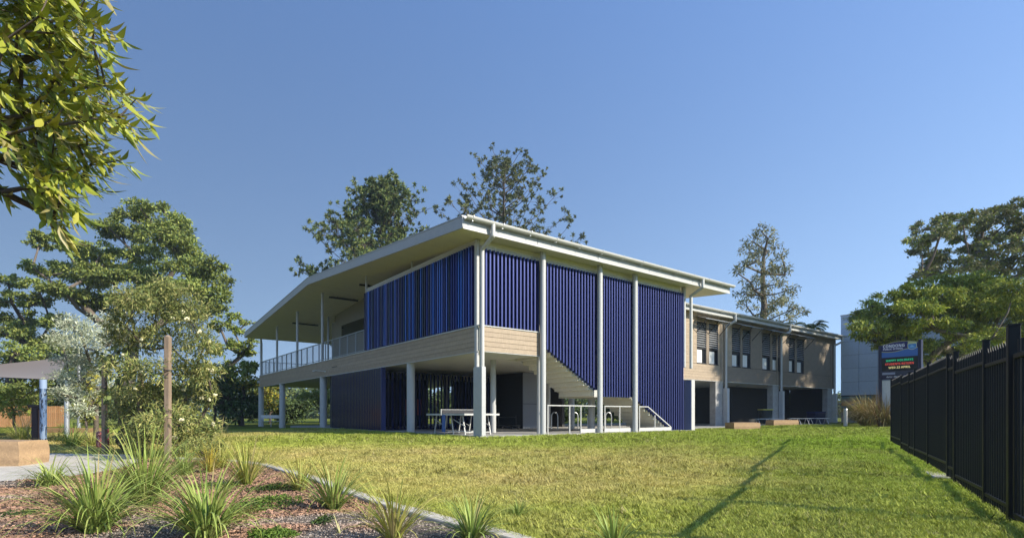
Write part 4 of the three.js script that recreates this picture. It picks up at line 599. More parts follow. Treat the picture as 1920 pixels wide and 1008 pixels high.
// shrubs and trees far behind the balcony end
const backSpots = [[400, 735, 52, 34, 44, 'dark', 'dark rounded boundary shrub left of the far balcony column'], [455, 715, 34, 15, 45, 'gold', 'yellow flowering shrub beside the far balcony column'], [450, 760, 46, 30, 46, 'dark', 'low dark boundary shrub below the yellow flowering shrub'], [505, 740, 34, 34, 56, 'gold', 'yellow green shrub seen between the far balcony columns'], [550, 770, 48, 26, 58, 'dark', 'dark hedge shrub seen behind the metal bench'], [600, 745, 40, 28, 64, 'mid', 'leafy tree seen under the balcony beside the middle column'], [330, 750, 60, 36, 48, 'dark', 'dark shrub mass behind the flowering wattle'], [240, 750, 60, 34, 50, 'dark', 'dark shrub behind the silver leaved shrub'], [160, 755, 50, 30, 47, 'dark', 'dark bush behind the raised planter'], [650, 765, 50, 26, 62, 'dark', 'hedge bush hidden behind the navy ground screen'], [125, 700, 60, 62, 54, 'dark', 'tall dark bush between the two big garden trees'], [850, 760, 60, 26, 60, 'dark', 'dark bush behind the inner screen of the building'], [965, 758, 34, 28, 62, 'bright', 'bright leafy bush seen through the gap under the building'], [1060, 762, 52, 26, 60, 'dark', 'dark hedge bush seen behind the bicycle hoops'], [1150, 765, 60, 26, 62, 'dark', 'dark hedge bush hidden behind the lower stair'], [1245, 765, 60, 28, 66, 'dark', 'dark hedge bush hidden behind the slatted front'], [1320, 768, 36, 26, 66, 'bright', 'bright bush seen through the back railing under the wing']];
for (const [k, [px, py, rx, ry, d, col, label]] of backSpots.entries()) { const cl = [], r = rng(400 + k); for (let q = 0; q < 14; q++) { const a = r() * 6.28, f = Math.sqrt(r()); cl.push([px + Math.cos(a) * rx * f * 0.75, py + Math.sin(a) * ry * f * 0.75, rx * 0.4, ry * 0.42]); }
  clumpTree({ name: 'boundary_shrub', label, category: 'shrub', group: 'shrubs along the back boundary', seed: 200 + k, px, d, fork: [px, Math.min(776, py + ry * 0.8)], r0: 0.12, deep: 2, leaf: [0.26, 0.17], dens: 4, sub: 7, cols: G[col], bark: barkDark, step: 1, clumps: cl }); }
// two tall conifers behind the roof
function conifer(o) {
  const r = rng(o.seed), T = thing(o.name, o.label, 'tree'), x = (o.px - CX) / F * o.d, base = new V3(x, hg(x, o.d) - 0.2, -o.d), H = HC + (HY - o.top) / F * o.d - base.y; T.position.copy(base);
  const wood = [], lv = new Leaves(), O = new V3();
  const tw = h => new V3(Math.sin(h * 0.2 + o.seed) * 0.12, h, Math.cos(h * 0.17) * 0.1);
  for (let k = 0; k < 14; k++) wood.push(taper(tw(H * k / 14), tw(H * (k + 1) / 14), lerp(0.42, 0.05, k / 14), lerp(0.42, 0.05, (k + 1) / 14), 8));
  const tuft = (p, dir, R, n, k) => { const kk = k * (0.8 + 0.45 * r()); for (let q = 0; q < n; q++) { const s = sph(r).addScaledVector(dir, 0.35).normalize(), c = o.cols[Math.floor(r() * o.cols.length)], b = p.clone().addScaledVector(s, R * 0.15 * r()), m = 1.2 * kk * (0.7 + 0.6 * r()); lv.leaf(b, s, sph(r), R * (0.75 + 0.5 * r()), o.nw, [c[0] * m, c[1] * m, c[2] * m], 0.1); } };
  const limbs = [];
  for (let h = H * o.from; h < H - 0.3; ) {
    const t = (H - h) / (H * (1 - o.from)), n = Math.round(lerp(4, o.whorl, Math.min(1, t * 2)));
    for (let k = 0; k < n; k++) {
      if (r() < o.miss) continue;
      const a = (k + r() * 0.8) / n * 6.283, Lr = o.prof(t) * (0.65 + 0.5 * r()) * (r() < 0.15 ? 0.6 : 1), up = lerp(o.upTop, o.up, Math.min(1, t * 1.6)) + (r() - 0.5) * 0.25, dir = new V3(Math.cos(a), 0, Math.sin(a));
      const s = tw(h), m = s.clone().addScaledVector(dir, Lr * 0.55).add(new V3(0, Lr * 0.55 * (up - 0.10), 0)), e = s.clone().addScaledVector(dir, Lr).add(new V3(0, Lr * up + Lr * 0.10, 0));
      limbs.push(taper(s, m, 0.035 + 0.012 * Lr, 0.03, 5), taper(m, e, 0.03, 0.014, 4));
      const nt = Math.max(2, Math.round(Lr * o.tufts));
      for (let q = 0; q < nt; q++) { const f = Math.pow(r(), o.bias), p0 = f < 0.55 ? s.clone().lerp(m, f / 0.55) : m.clone().lerp(e, (f - 0.55) / 0.45), spread = o.spread * (0.3 + f) * Math.min(1.2, Lr * 0.3), p = p0.clone().add(new V3((r() - 0.5) * spread * 2, (r() - 0.2) * spread, (r() - 0.5) * spread * 2)); if (p.distanceTo(p0) > 0.3) limbs.push(taper(p0, p, 0.018, 0.01, 3)); tuft(p, dir.clone().add(new V3(0, 0.5, 0)), o.R * (0.6 + 0.8 * r()), o.n, 1); }
      tuft(e, dir, o.R, o.n, 1);
    }
    h += o.step * (0.7 + 0.6 * r()) * Math.max(0.5, Math.min(1, t * 3));
  }
  for (let q = 0; q < 6; q++) tuft(tw(H - q * 0.25), new V3(0, 1, 0), o.R, o.n, 1);
  part(T, 'trunk', merge(wood), barkPale); part(T, 'branches', merge(limbs), bark); part(T, 'crown', lv.geo(), needles, 'stuff');
}
conifer({ name: 'hoop_pine', label: 'dense dark green pine rising behind the roof ridge', seed: 7, px: 716, top: 352, d: 60, from: 0.30, whorl: 8, miss: 0.1, up: 0.22, upTop: 0.9, prof: t => 0.8 + 9.6 * Math.pow(t, 0.85) , step: 0.85, tufts: 4.6, bias: 0.5, spread: 1.0, R: 0.36, n: 26, nw: 0.13, cols: [[0.07, 0.11, 0.045], [0.11, 0.145, 0.045], [0.16, 0.175, 0.05]] });
conifer({ name: 'bunya_pine', label: 'tallest pine with sparse rising branches and tufted tips', seed: 19, px: 946, top: 306, d: 60, from: 0.42, whorl: 7, miss: 0.15, up: 0.62, upTop: 0.9, prof: t => 1.0 + 8.2 * Math.pow(t, 0.78), step: 0.95, tufts: 1.6, bias: 0.33, spread: 0.75, R: 0.34, n: 24, nw: 0.12, cols: [[0.09, 0.115, 0.06], [0.12, 0.135, 0.055], [0.15, 0.155, 0.06]] });
clumpTree({ name: 'silky_oak', label: 'tall narrow feathery tree behind the classroom wing roof', seed: 301, px: 1432, d: 62, fork: [1432, 480], r0: 0.42, trunkSteps: 10, reach: 9, step: 1.6, bow: 0.02, deep: 3, leaf: [0.40, 0.15], dens: 6, sub: 9, flat: 0.8, subR: 0.45, lenCost: 0.25, cols: G.grey, bark: barkPale, minR: 0.05,
  clumps: [[1428, 430, 16, 9], [1440, 443, 20, 9], [1412, 450, 18, 9], [1405, 470, 18, 9], [1440, 466, 26, 10], [1466, 478, 12, 8], [1425, 485, 26, 10], [1462, 496, 20, 9], [1398, 495, 16, 9], [1385, 510, 14, 8], [1430, 508, 30, 10], [1472, 512, 16, 8], [1408, 525, 24, 10], [1450, 530, 26, 10], [1478, 540, 16, 9], [1395, 548, 18, 9], [1430, 550, 28, 11], [1468, 560, 24, 10], [1400, 570, 22, 9], [1440, 578, 34, 12], [1488, 575, 20, 10], [1508, 582, 10, 7], [1412, 596, 30, 11], [1465, 600, 34, 12], [1440, 620, 34, 12]] });
clumpTree({ name: 'tall_street_tree', label: 'tall domed tree with bare inner branches above the feathery spreading tree', seed: 302, px: 1850, d: 47, fork: [1845, 540], r0: 0.4, trunkSteps: 5, reach: 3, step: 2, bow: 0.03, deep: 4, grow: 1.12, leaf: [0.28, 0.16], dens: 13, sub: 12, flat: 0.55, cols: [...G.grey, ...G.grey, ...G.bright], bark: barkPale, minR: 0.04,
  clumps: [[1740, 424, 26, 10], [1772, 408, 30, 9], [1806, 412, 24, 10], [1724, 448, 17, 11], [1762, 440, 30, 11], [1800, 440, 26, 11], [1730, 470, 18, 9], [1862, 396, 26, 8], [1900, 388, 26, 10], [1846, 414, 24, 11], [1885, 415, 34, 13], [1915, 430, 26, 15], [1850, 445, 28, 12], [1890, 455, 34, 12], [1830, 465, 26, 12], [1915, 475, 26, 14], [1770, 480, 32, 12], [1740, 500, 24, 10], [1730, 515, 22, 9], [1800, 500, 40, 14], [1850, 490, 40, 14], [1895, 500, 34, 14], [1960, 400, 44, 22], [1970, 450, 46, 26], [2020, 430, 44, 24], [1980, 500, 46, 24], [2050, 480, 46, 30]] });
clumpTree({ name: 'poinciana_tree', label: 'wide feathery light green spreading tree leaning over the school sign', seed: 303, px: 1835, d: 33, fork: [1832, 690], r0: 0.34, trunkSteps: 3, reach: 2, step: 1.6, bow: 0.10, deep: 3.2, leaf: [0.24, 0.085], dens: 17, sub: 14, flat: 0.4, subR: 0.55, droop: -0.25, grow: 1.4, cols: [...G.bright, ...G.bright, [0.42, 0.42, 0.07], [0.36, 0.37, 0.08]], bark: barkPale, minR: 0.03,
  clumps: [[1640, 572, 24, 8], [1622, 592, 18, 7], [1680, 560, 32, 8], [1660, 596, 38, 11], [1640, 618, 28, 9], [1652, 640, 22, 8], [1720, 545, 36, 8], [1765, 534, 38, 9], [1722, 575, 42, 11], [1700, 612, 42, 11], [1765, 570, 42, 12], [1805, 530, 44, 10], [1855, 522, 46, 11], [1805, 580, 46, 12], [1752, 612, 38, 11], [1852, 570, 48, 13], [1902, 540, 44, 14], [1892, 600, 44, 14], [1815, 625, 36, 11], [1700, 642, 22, 8], [1765, 645, 30, 9], [1900, 645, 38, 13], [1740, 675, 22, 8], [1960, 550, 56, 18], [1970, 610, 50, 20], [2030, 560, 60, 20], [2040, 630, 60, 22], [1690, 585, 34, 9], [1612, 612, 14, 6], [1860, 630, 34, 10], [1680, 628, 34, 9], [1625, 628, 18, 7], [1720, 650, 30, 9], [1780, 600, 44, 12], [1830, 552, 44, 12], [1880, 575, 44, 13], [1745, 555, 40, 10], [1800, 660, 30, 9], [1860, 665, 30, 10]] });
// tall trees across the road, outside the picture: their shade falls on the wing
for (const [k, [u, v, up, w]] of [[uAt(1398, 4.5), 4.5, 5.0, 3.0], [uAt(1448, 4.5), 4.5, 5.2, 3.8], [uAt(1520, 4.5), 4.5, 5.0, 4.6]].entries()) {
  const q = W(u, v), Lr = 27 + 2 * k, hx = Math.hypot(SUN.x, SUN.z), cx = q.x + SUN.x / hx * Lr, cd = q.d - SUN.z / hx * Lr, cy = up + Lr * SUN.y / hx, cl = [], r = rng(700 + k), P = (x, y, d) => [CX + x / d * F, HY - (y - HC) / d * F];
  for (let n = 0; n < 34; n++) { const a = sph(r), f = Math.pow(r(), 0.45), x = cx + a.x * w * f, d = cd + a.z * w * f, y = cy + a.y * 3.6 * f, [px, py] = P(x, y, d); cl.push([px, py, 1.25 * F / d, 0.95 * F / d, d - cd]); }
  const [px] = P(cx, 0, cd), [, fy] = P(cx, cy - 3, cd);
  clumpTree({ name: 'road_tree', label: ['slender tall tree across the road shading the wing near its first downpipe', 'tall leafy tree across the road shading the middle of the wing', 'tall leafy tree across the road shading the far end of the wing'][k], group: 'trees across the road', seed: 710 + k, px, d: cd, fork: [px, fy], r0: 0.35, trunkSteps: 5, reach: 2, step: 1.8, leaf: [0.30, 0.18], dens: 3.6, sub: 7, cols: G.mid, clumps: cl });
}
// palms poking over the wing roof
for (const [px, py, d, n, lab] of [[1525, 600, 58, 15, 'palm crown showing above the end of the wing roof'], [1488, 598, 60, 13, 'palm crown half hidden by the narrow feathery tree'], [1398, 600, 64, 11, 'small palm crown left of the narrow feathery tree']]) {
  const r = rng(px), x = (px - CX) / F * d, base = new V3(x, hg(x, d) - 0.1, -d), top = atPx(px, py + 14, d), T = thing('palm_tree', lab, 'tree', 'palms behind the wing'), lv = new Leaves(); T.position.copy(base); const h = top.y - base.y;
  part(T, 'trunk', taper(new V3(0, 0, 0), new V3(0, h, 0), 0.2, 0.13, 10), barkPale);
  for (let k = 0; k < n; k++) { const a = k / n * 6.283 + r(), el = 0.2 + r() * 1.0, len = 1.5 + r() * 0.4; let p = new V3(0, h, 0), e = el; for (let q = 0; q < 12; q++) { const dir = new V3(Math.cos(a) * Math.cos(e), Math.sin(e), Math.sin(a) * Math.cos(e)), side = new V3(-Math.sin(a), 0, Math.cos(a)), f = q / 12, ll = 0.55 * Math.sin(Math.PI * (0.15 + 0.85 * f)) + 0.1; for (const s of [-1, 1]) for (let z = 0; z < 2; z++) { const kk = 0.7 + 0.6 * r(); lv.leaf(p.clone().addScaledVector(dir, z * 0.09), dir.clone().multiplyScalar(0.6).addScaledVector(side, s).add(new V3(0, -0.25, 0)).normalize(), new V3(0, 1, 0), ll, 0.06, [0.10 * kk, 0.14 * kk, 0.035 * kk]); } p = p.clone().addScaledVector(dir, len / 12); e -= 0.16; } }
  part(T, 'crown', lv.geo(), foliage, 'stuff');
}
{ // far off wood closing the horizon
  const r = rng(777), lv = new Leaves(); for (let k = 0; k < 1500; k++) { const a = lerp(-1.1, 1.0, r()), d = 120 + 60 * r(), x = Math.tan(a) * d * 0.9, h = 3 + 6 * fbm(x * 0.03 + 7, 3) + 2 * r(), y = hg(x, d), cc = G[r() < 0.6 ? 'dark' : 'mid'][Math.floor(r() * 3)]; for (let q = 0; q < 26; q++) { const p = new V3(x + gauss(r) * 3, y + h * r() , -d + gauss(r) * 3), m = 0.7 + 0.6 * r(); lv.leaf(p, sph(r), new V3(0.2, 1, 0.2).normalize(), 1.3, 0.9, [cc[0] * m, cc[1] * m, cc[2] * m]); } }
  const m = part(scene, 'distant_wood', lv.geo(), foliage); meta(m, 'far off belt of trees along the horizon beyond the school grounds', 'wood', null, 'stuff');
}
// ---------------------------------------------------------------- garden shrubs
{ // flowering wattle by the tall stake
  const cl = []; const r = rng(88); for (const [x, y, rx, ry] of [[300, 545, 50, 20], [250, 560, 34, 20], [350, 565, 36, 22], [290, 590, 55, 24], [235, 600, 26, 22], [365, 605, 36, 24], [255, 640, 40, 24], [320, 640, 50, 24], [380, 645, 24, 24], [240, 685, 34, 22], [300, 690, 46, 24], [365, 690, 38, 24], [390, 700, 16, 22], [280, 735, 46, 24], [350, 740, 46, 24], [395, 745, 14, 20], [250, 770, 36, 22], [310, 785, 50, 24], [370, 785, 34, 22], [280, 820, 40, 20], [345, 825, 46, 20], [390, 810, 20, 18]]) cl.push([x, y, rx, ry]);
  const { T, clumps, base, r: rr } = clumpTree({ name: 'flowering_wattle', label: 'tall olive leaved garden shrub with cream blossoms behind the timber stake', category: 'shrub', seed: 501, px: 318, d: 11.9, fork: [318, 760], r0: 0.05, trunkSteps: 3, reach: 3, step: 0.4, deep: 0.7, leaf: [0.12, 0.028], dens: 15, sub: 13, flat: 0.9, subR: 0.5, droop: -0.15, cols: [...G.olive, [0.11, 0.14, 0.045], [0.30, 0.28, 0.11]], bark: bark, twig: 0.006, minR: 0.006, clumps: cl });
  const fm = std(LC(0.72, 0.66, 0.40), 0.9); for (let k = 0; k < 26; k++) { const c = clumps[3 + Math.floor(rr() * (clumps.length - 3))], s = sph(rr), lv = []; const p = new V3(c.p.x + s.x * c.r[0], c.p.y + s.y * c.r[1], c.p.z + Math.abs(s.z) * c.r[2]).sub(base); for (let q = 0; q < 5; q++) lv.push(new THREE.IcosahedronGeometry(0.018 + 0.016 * rr(), 0).translate(p.x + (rr() - 0.5) * 0.07, p.y + (rr() - 0.5) * 0.06, p.z + (rr() - 0.5) * 0.07)); part(T, 'blossom', merge(lv), fm); }
}
clumpTree({ name: 'silver_shrub', label: 'silver grey fine leaved shrub beside the shade sail', category: 'shrub', seed: 502, px: 175, d: 16.5, fork: [178, 740], r0: 0.07, step: 0.6, reach: 3, deep: 0.9, leaf: [0.13, 0.030], dens: 14, sub: 16, flat: 0.9, subR: 0.45, droop: 0.3, cols: G.silver, bark: barkPale, twig: 0.008, minR: 0.008,
  clumps: [[150, 615, 36, 18], [195, 605, 26, 14], [125, 600, 16, 9], [115, 640, 22, 14], [160, 645, 38, 18], [205, 640, 26, 18], [125, 672, 24, 14], [170, 680, 34, 18], [215, 615, 22, 10], [150, 710, 30, 16], [118, 705, 20, 12], [130, 740, 26, 14], [165, 745, 26, 16], [115, 735, 18, 9], [145, 770, 24, 12], [185, 720, 24, 18]] });
clumpTree({ name: 'broad_leaved_shrub', label: 'broad leaved shrub left of the wattle above the mosaic posts', category: 'shrub', seed: 503, px: 222, d: 13.0, fork: [222, 790], r0: 0.04, step: 0.4, reach: 3, deep: 0.45, leaf: [0.20, 0.085], dens: 7, sub: 8, flat: 0.9, droop: -0.5, cols: [[0.16, 0.19, 0.06], [0.12, 0.15, 0.05], [0.20, 0.20, 0.08]], bark: bark, twig: 0.006, minR: 0.006,
  clumps: [[205, 660, 20, 14], [235, 650, 16, 14], [195, 690, 16, 12], [225, 700, 24, 16], [215, 740, 26, 16], [240, 770, 26, 18], [225, 800, 24, 16], [245, 735, 20, 14], [250, 815, 20, 12]] });
clumpTree({ name: 'yellow_shrub', label: 'small yellow green shrub between the silver shrub and mosaic posts', category: 'shrub', seed: 504, px: 166, d: 16, fork: [166, 790], r0: 0.03, step: 0.4, reach: 3, deep: 0.3, leaf: [0.14, 0.045], dens: 7, sub: 7, cols: [[0.34, 0.30, 0.05], [0.22, 0.22, 0.06], [0.16, 0.18, 0.05]], bark: bark, twig: 0.006, minR: 0.006, clumps: [[160, 725, 16, 12], [172, 750, 16, 12], [158, 775, 16, 12], [175, 705, 10, 8]] });
clumpTree({ name: 'path_side_bush', label: 'loose green bush in front of the timber paling fence', category: 'shrub', seed: 505, px: 28, d: 22, fork: [28, 770], r0: 0.05, step: 0.5, reach: 3, deep: 0.8, leaf: [0.16, 0.06], dens: 8, sub: 8, cols: G.bright, bark: bark, twig: 0.008, minR: 0.008, clumps: [[10, 745, 24, 14], [40, 740, 22, 12], [20, 770, 26, 14], [55, 760, 16, 12], [-25, 755, 30, 18], [62, 725, 14, 12]] });
clumpTree({ name: 'low_wattle_seedling', label: 'low bushy green seedling at the foot of the wattle', category: 'shrub', seed: 506, px: 375, d: 10.4, fork: [375, 850], r0: 0.02, step: 0.3, reach: 3, deep: 0.3, leaf: [0.07, 0.018], dens: 10, sub: 9, cols: G.olive, bark: bark, twig: 0.004, minR: 0.004, clumps: [[350, 845, 24, 12], [385, 850, 26, 12], [410, 838, 16, 9], [365, 830, 20, 10]] });

// strap leaved clumps in the bed
function strapClump(name, label, cat, px, py, hpx, spreadPx, n, cols, seed, o = {}) {
  const r = rng(seed), g = groundPx(px, py), s = g.d / F, len = hpx * s, sp = spreadPx * s, base = new V3(g.x, (inBed(g.x, g.d) ? bedH(g.x, g.d) : g.y) - 0.02, -g.d), T = thing(name, label, cat, o.group), lv = new Leaves(); T.position.copy(base);
  n = Math.round(n * 1.7); for (let k = 0; k < n; k++) { const a = r() * 6.283 + 0.5 * Math.sin(k), f = Math.pow(r(), 0.8), el = lerp(1.52, 0.75, f) + (r() - 0.5) * 0.2, l = len * (0.5 + 0.75 * r()) * (1 + 0.25 * f), dir = new V3(Math.cos(a) * Math.cos(el), Math.sin(el), Math.sin(a) * Math.cos(el)), b = new V3(Math.cos(a) * sp * 0.16 * r(), 0, Math.sin(a) * sp * 0.16 * r()); const c = cols[Math.floor(r() * cols.length)], m = 0.75 + 0.5 * r(); const dry = r() < (o.dry ?? 0.04); const cc = dry ? [0.42, 0.34, 0.14] : c.map(q => q * m); lv.blade(b, dir, l, (o.w ?? 0.016) * (0.8 + 0.5 * r()), lerp(0.7, 2.5, f) * (0.5 + 1.0 * r()) * (o.bend ?? 1), cc, 6, dry ? null : [cc[0] * 1.25, cc[1] * 1.12, cc[2]]); }
  part(T, 'leaves', lv.geo(), blades, 'stuff');
  if (o.bases) { const lb = new Leaves(); for (let k = 0; k < 7; k++) { const a = r() * 6.283; lb.blade(new V3(Math.cos(a) * 0.03, 0, Math.sin(a) * 0.03), new V3(Math.cos(a) * 0.12, 1, Math.sin(a) * 0.12).normalize(), len * 0.35, 0.03, 0.1, [0.42, 0.48, 0.20], 3); } part(T, 'stem_base', lb.geo(), blades); }
  return T;
}
const LG = [[0.27, 0.36, 0.085], [0.21, 0.30, 0.07], [0.34, 0.41, 0.12]], LY = [[0.38, 0.41, 0.09], [0.31, 0.36, 0.08], [0.45, 0.43, 0.13]];
const gr = 'strap leaved clumps in the mulch bed';
strapClump('strap_leaf_clump', 'broad dense green strap leaf clump in the reddish bark mulch', 'plant', 178, 1000, 150, 120, 150, LG, 1, { w: 0.020, bases: true, group: gr });
strapClump('strap_leaf_clump', 'tallest upright bright green strap leaf clump before the timber stake', 'plant', 272, 950, 150, 90, 190, LG, 2, { w: 0.014, bend: 0.8, bases: true, group: gr });
strapClump('strap_leaf_clump', 'dark wide leaved strap clump with one upright spear leaf', 'plant', 385, 1012, 150, 130, 120, LG, 3, { w: 0.024, bases: true, group: gr });
strapClump('strap_leaf_clump', 'compact upright clump beside the kerb with dark shadow behind', 'plant', 625, 955, 105, 60, 70, LG, 4, { w: 0.020, bend: 0.7, bases: true, group: gr });
strapClump('strap_leaf_clump', 'small yellowing clump beside the dark groundcover patch', 'plant', 562, 922, 78, 50, 60, LY, 5, { w: 0.014, bend: 0.8, group: gr });
strapClump('strap_leaf_clump', 'pale stemmed upright clump near the start of the kerb', 'plant', 462, 910, 88, 50, 70, LY, 6, { w: 0.018, bend: 0.5, bases: true, dry: 0.2, group: gr });
strapClump('strap_leaf_clump', 'low sprawling clump at the edge of the garden path', 'plant', 95, 912, 62, 90, 90, LG, 7, { w: 0.016, bend: 1.3, group: gr });
strapClump('strap_leaf_clump', 'loose tall clump growing over the kerb with long arching leaves', 'plant', 738, 1015, 130, 60, 60, LY, 8, { w: 0.018, bend: 0.8, dry: 0.15, group: gr });
strapClump('strap_leaf_clump', 'green clump overlapping the far end of the kerb at the lawn', 'plant', 884, 1018, 95, 60, 80, LG, 9, { w: 0.018, bend: 0.9, group: gr });
strapClump('strap_leaf_clump', 'lone spiky clump on the lawn side with few upright leaves', 'plant', 1152, 1030, 85, 60, 30, LG, 10, { w: 0.020, bend: 0.5, group: gr });
strapClump('grass_tussock', 'small green tussock growing alone in the lawn near the kerb', 'plant', 972, 968, 42, 70, 90, LG, 11, { w: 0.007, bend: 1.2 });
strapClump('strap_leaf_clump', 'fine leaved clump right of the timber stake', 'plant', 345, 892, 62, 60, 90, LG, 12, { w: 0.011, group: gr });
strapClump('strap_leaf_clump', 'small clump behind the pale stemmed clump', 'plant', 412, 880, 62, 46, 70, LY, 13, { w: 0.011, group: gr });
strapClump('yellow_seedling', 'upright golden yellow seedling tuft among the green clumps', 'plant', 392, 888, 56, 22, 50, [[0.42, 0.34, 0.05], [0.32, 0.28, 0.05]], 14, { w: 0.012, bend: 0.4 });
strapClump('strap_leaf_clump', 'fresh green clump behind the sandstone seating block', 'plant', 135, 838, 50, 70, 140, LG, 15, { w: 0.012, bend: 1.1, group: gr });
strapClump('strap_leaf_clump', 'pale grassy clump beside the blue painted post', 'plant', 38, 826, 42, 60, 130, LY, 16, { w: 0.012, group: gr });
strapClump('strap_leaf_clump', 'yellowish clump at the foot of the mosaic posts', 'plant', 172, 836, 36, 40, 80, LY, 17, { w: 0.010, group: gr });
strapClump('strap_leaf_clump', 'thin brownish clump at the corner of the path', 'plant', 232, 905, 46, 50, 60, [[0.14, 0.14, 0.06], [0.20, 0.17, 0.08]], 18, { w: 0.008, group: gr });
strapClump('strap_leaf_clump', 'wispy clump of thin leaves on the kerb near the compact clump', 'plant', 690, 975, 62, 40, 16, LY, 19, { w: 0.010, dry: 0.4, group: gr });
strapClump('strap_leaf_clump', 'low wispy clump at the lawn edge where the kerb begins', 'plant', 500, 872, 40, 60, 60, LY, 20, { w: 0.007, dry: 0.3, group: gr });
[[214, 836, 40, 'weedy green clump between the mosaic posts and the wattle'], [252, 846, 44, 'leafy clump at the foot of the pale grey stake'], [292, 858, 40, 'low clump left of the tall timber stake base'], [108, 828, 34, 'small pale clump at the end of the sandstone seat'], [16, 842, 30, 'thin clump behind the middle of the sandstone seat'], [428, 862, 40, 'dry grassy clump where the bed meets the lawn']].forEach(([x, y, h, l], i) => strapClump('strap_leaf_clump', l, 'plant', x, y, h, 50, 60, i % 2 ? LY : LG, 60 + i, { w: 0.010, bend: 1.1, dry: 0.2, group: gr }));
strapClump('seed_stalk', 'single pale dry stalk standing in the grey mulch', 'plant', 638, 1000, 44, 6, 3, [[0.45, 0.44, 0.22]], 21, { w: 0.016, bend: 0.1, dry: 0 });
strapClump('reed_tuft', 'tall dry pale reeds standing behind the sandstone seat', 'plant', 50, 822, 78, 30, 26, [[0.50, 0.42, 0.24], [0.40, 0.36, 0.18]], 22, { w: 0.012, bend: 0.3, dry: 0.4 });
strapClump('fountain_grass', 'large tan and green fountain grass mound below the school sign', 'plant', 1628, 799, 58, 70, 900, [[0.30, 0.28, 0.10], [0.48, 0.36, 0.22], [0.22, 0.25, 0.07]], 23, { w: 0.022, bend: 1.0, dry: 0.35 });
strapClump('fountain_grass', 'smaller dry fountain grass mound at the end of the black fence', 'plant', 1662, 801, 62, 46, 420, [[0.30, 0.28, 0.11], [0.50, 0.38, 0.22]], 24, { w: 0.022, bend: 1.0, dry: 0.5 });
strapClump('dead_stalks', 'upright brown dead stalks leaning against the sign post', 'plant', 1650, 801, 70, 10, 26, [[0.24, 0.14, 0.08], [0.32, 0.20, 0.12]], 25, { w: 0.03, bend: 0.1, dry: 0 });
strapClump('planter_greens', 'dark green low crop growing in the raised planter', 'plant', 128, 806, 18, 60, 160, LG, 26, { w: 0.03, bend: 1.2 });
for (const [px, py, h, lab, s] of [[424, 812, 30, 'bent dry grass stem at the shaded lawn edge', 27], [415, 815, 34, 'upright pale weed stem at the shaded lawn edge', 28]]) strapClump('weed_stem', lab, 'plant', px, py, h, 20, 5, [[0.30, 0.28, 0.12]], s, { w: 0.02, bend: 0.9, dry: 0.3 });
// ground covers
function mat(label, px, py, wpx, hpx, n, cols, seed, leaf = 0.03) {
  const r = rng(seed), c = groundPx(px, py), e1 = groundPx(px, py - hpx / 2), e0 = groundPx(px, Math.min(py + hpx / 2, 1100)), rx = wpx / 2 * c.d / F, rd = Math.abs(e1.d - e0.d) / 2, T = thing('groundcover_patch', label, 'groundcover', 'creeping groundcover in the bed'), lv = new Leaves(), base = new V3(c.x, bedH(c.x, c.d), -c.d); T.position.copy(base);
  for (let k = 0; k < n; k++) { const a = r() * 6.283, f = Math.pow(r(), 0.6) * (0.75 + 0.5 * vnoise(Math.cos(a) * 2 + seed, Math.sin(a) * 2)), x = c.x + Math.cos(a) * rx * f, d = c.d + Math.sin(a) * rd * f, y = bedH(x, d) + 0.01 + 0.07 * r() * (1 - f * 0.7) * (0.4 + vnoise(x * 9, d * 9)); const q = cols[Math.floor(r() * cols.length)], m = 0.7 + 0.6 * r(), l = leaf * (0.7 + 0.6 * r()); lv.leaf(new V3(x, y, -d).sub(base), sph(r).add(new V3(0, 0.35, 0)).normalize(), new V3(r() - 0.5, 1, r() - 0.5).normalize(), l, l * 0.7, [q[0] * m, q[1] * m, q[2] * m]); }
  part(T, 'foliage', lv.geo(), foliage, 'stuff');
}
const CG = [[0.13, 0.22, 0.03], [0.10, 0.17, 0.03], [0.18, 0.26, 0.045]];
mat('bright green creeping groundcover mat in the middle of the bed', 500, 948, 110, 34, 1500, CG, 41); mat('dark green groundcover strip behind the compact clump', 520, 918, 110, 14, 900, [[0.06, 0.11, 0.02], [0.08, 0.13, 0.02]], 42); mat('bright groundcover mat at the front edge of the bed', 510, 1006, 100, 22, 1200, CG, 43); mat('olive mossy groundcover mound beside the spear leaf clump', 455, 968, 60, 34, 900, [[0.16, 0.17, 0.04], [0.20, 0.19, 0.05]], 44, 0.022); mat('thin groundcover strip behind the dark wide leaved clump', 400, 916, 90, 12, 600, CG, 45); mat('small dark weed patch in the grey mulch near the dry stalk', 605, 982, 40, 12, 250, [[0.05, 0.09, 0.02]], 46); mat('straggly green weed patch in the reddish bark mulch', 40, 968, 60, 14, 260, [[0.07, 0.11, 0.03]], 47); mat('fine brownish weed patch behind the broad green clump', 85, 940, 60, 22, 420, [[0.17, 0.12, 0.07], [0.13, 0.12, 0.05]], 48, 0.02);

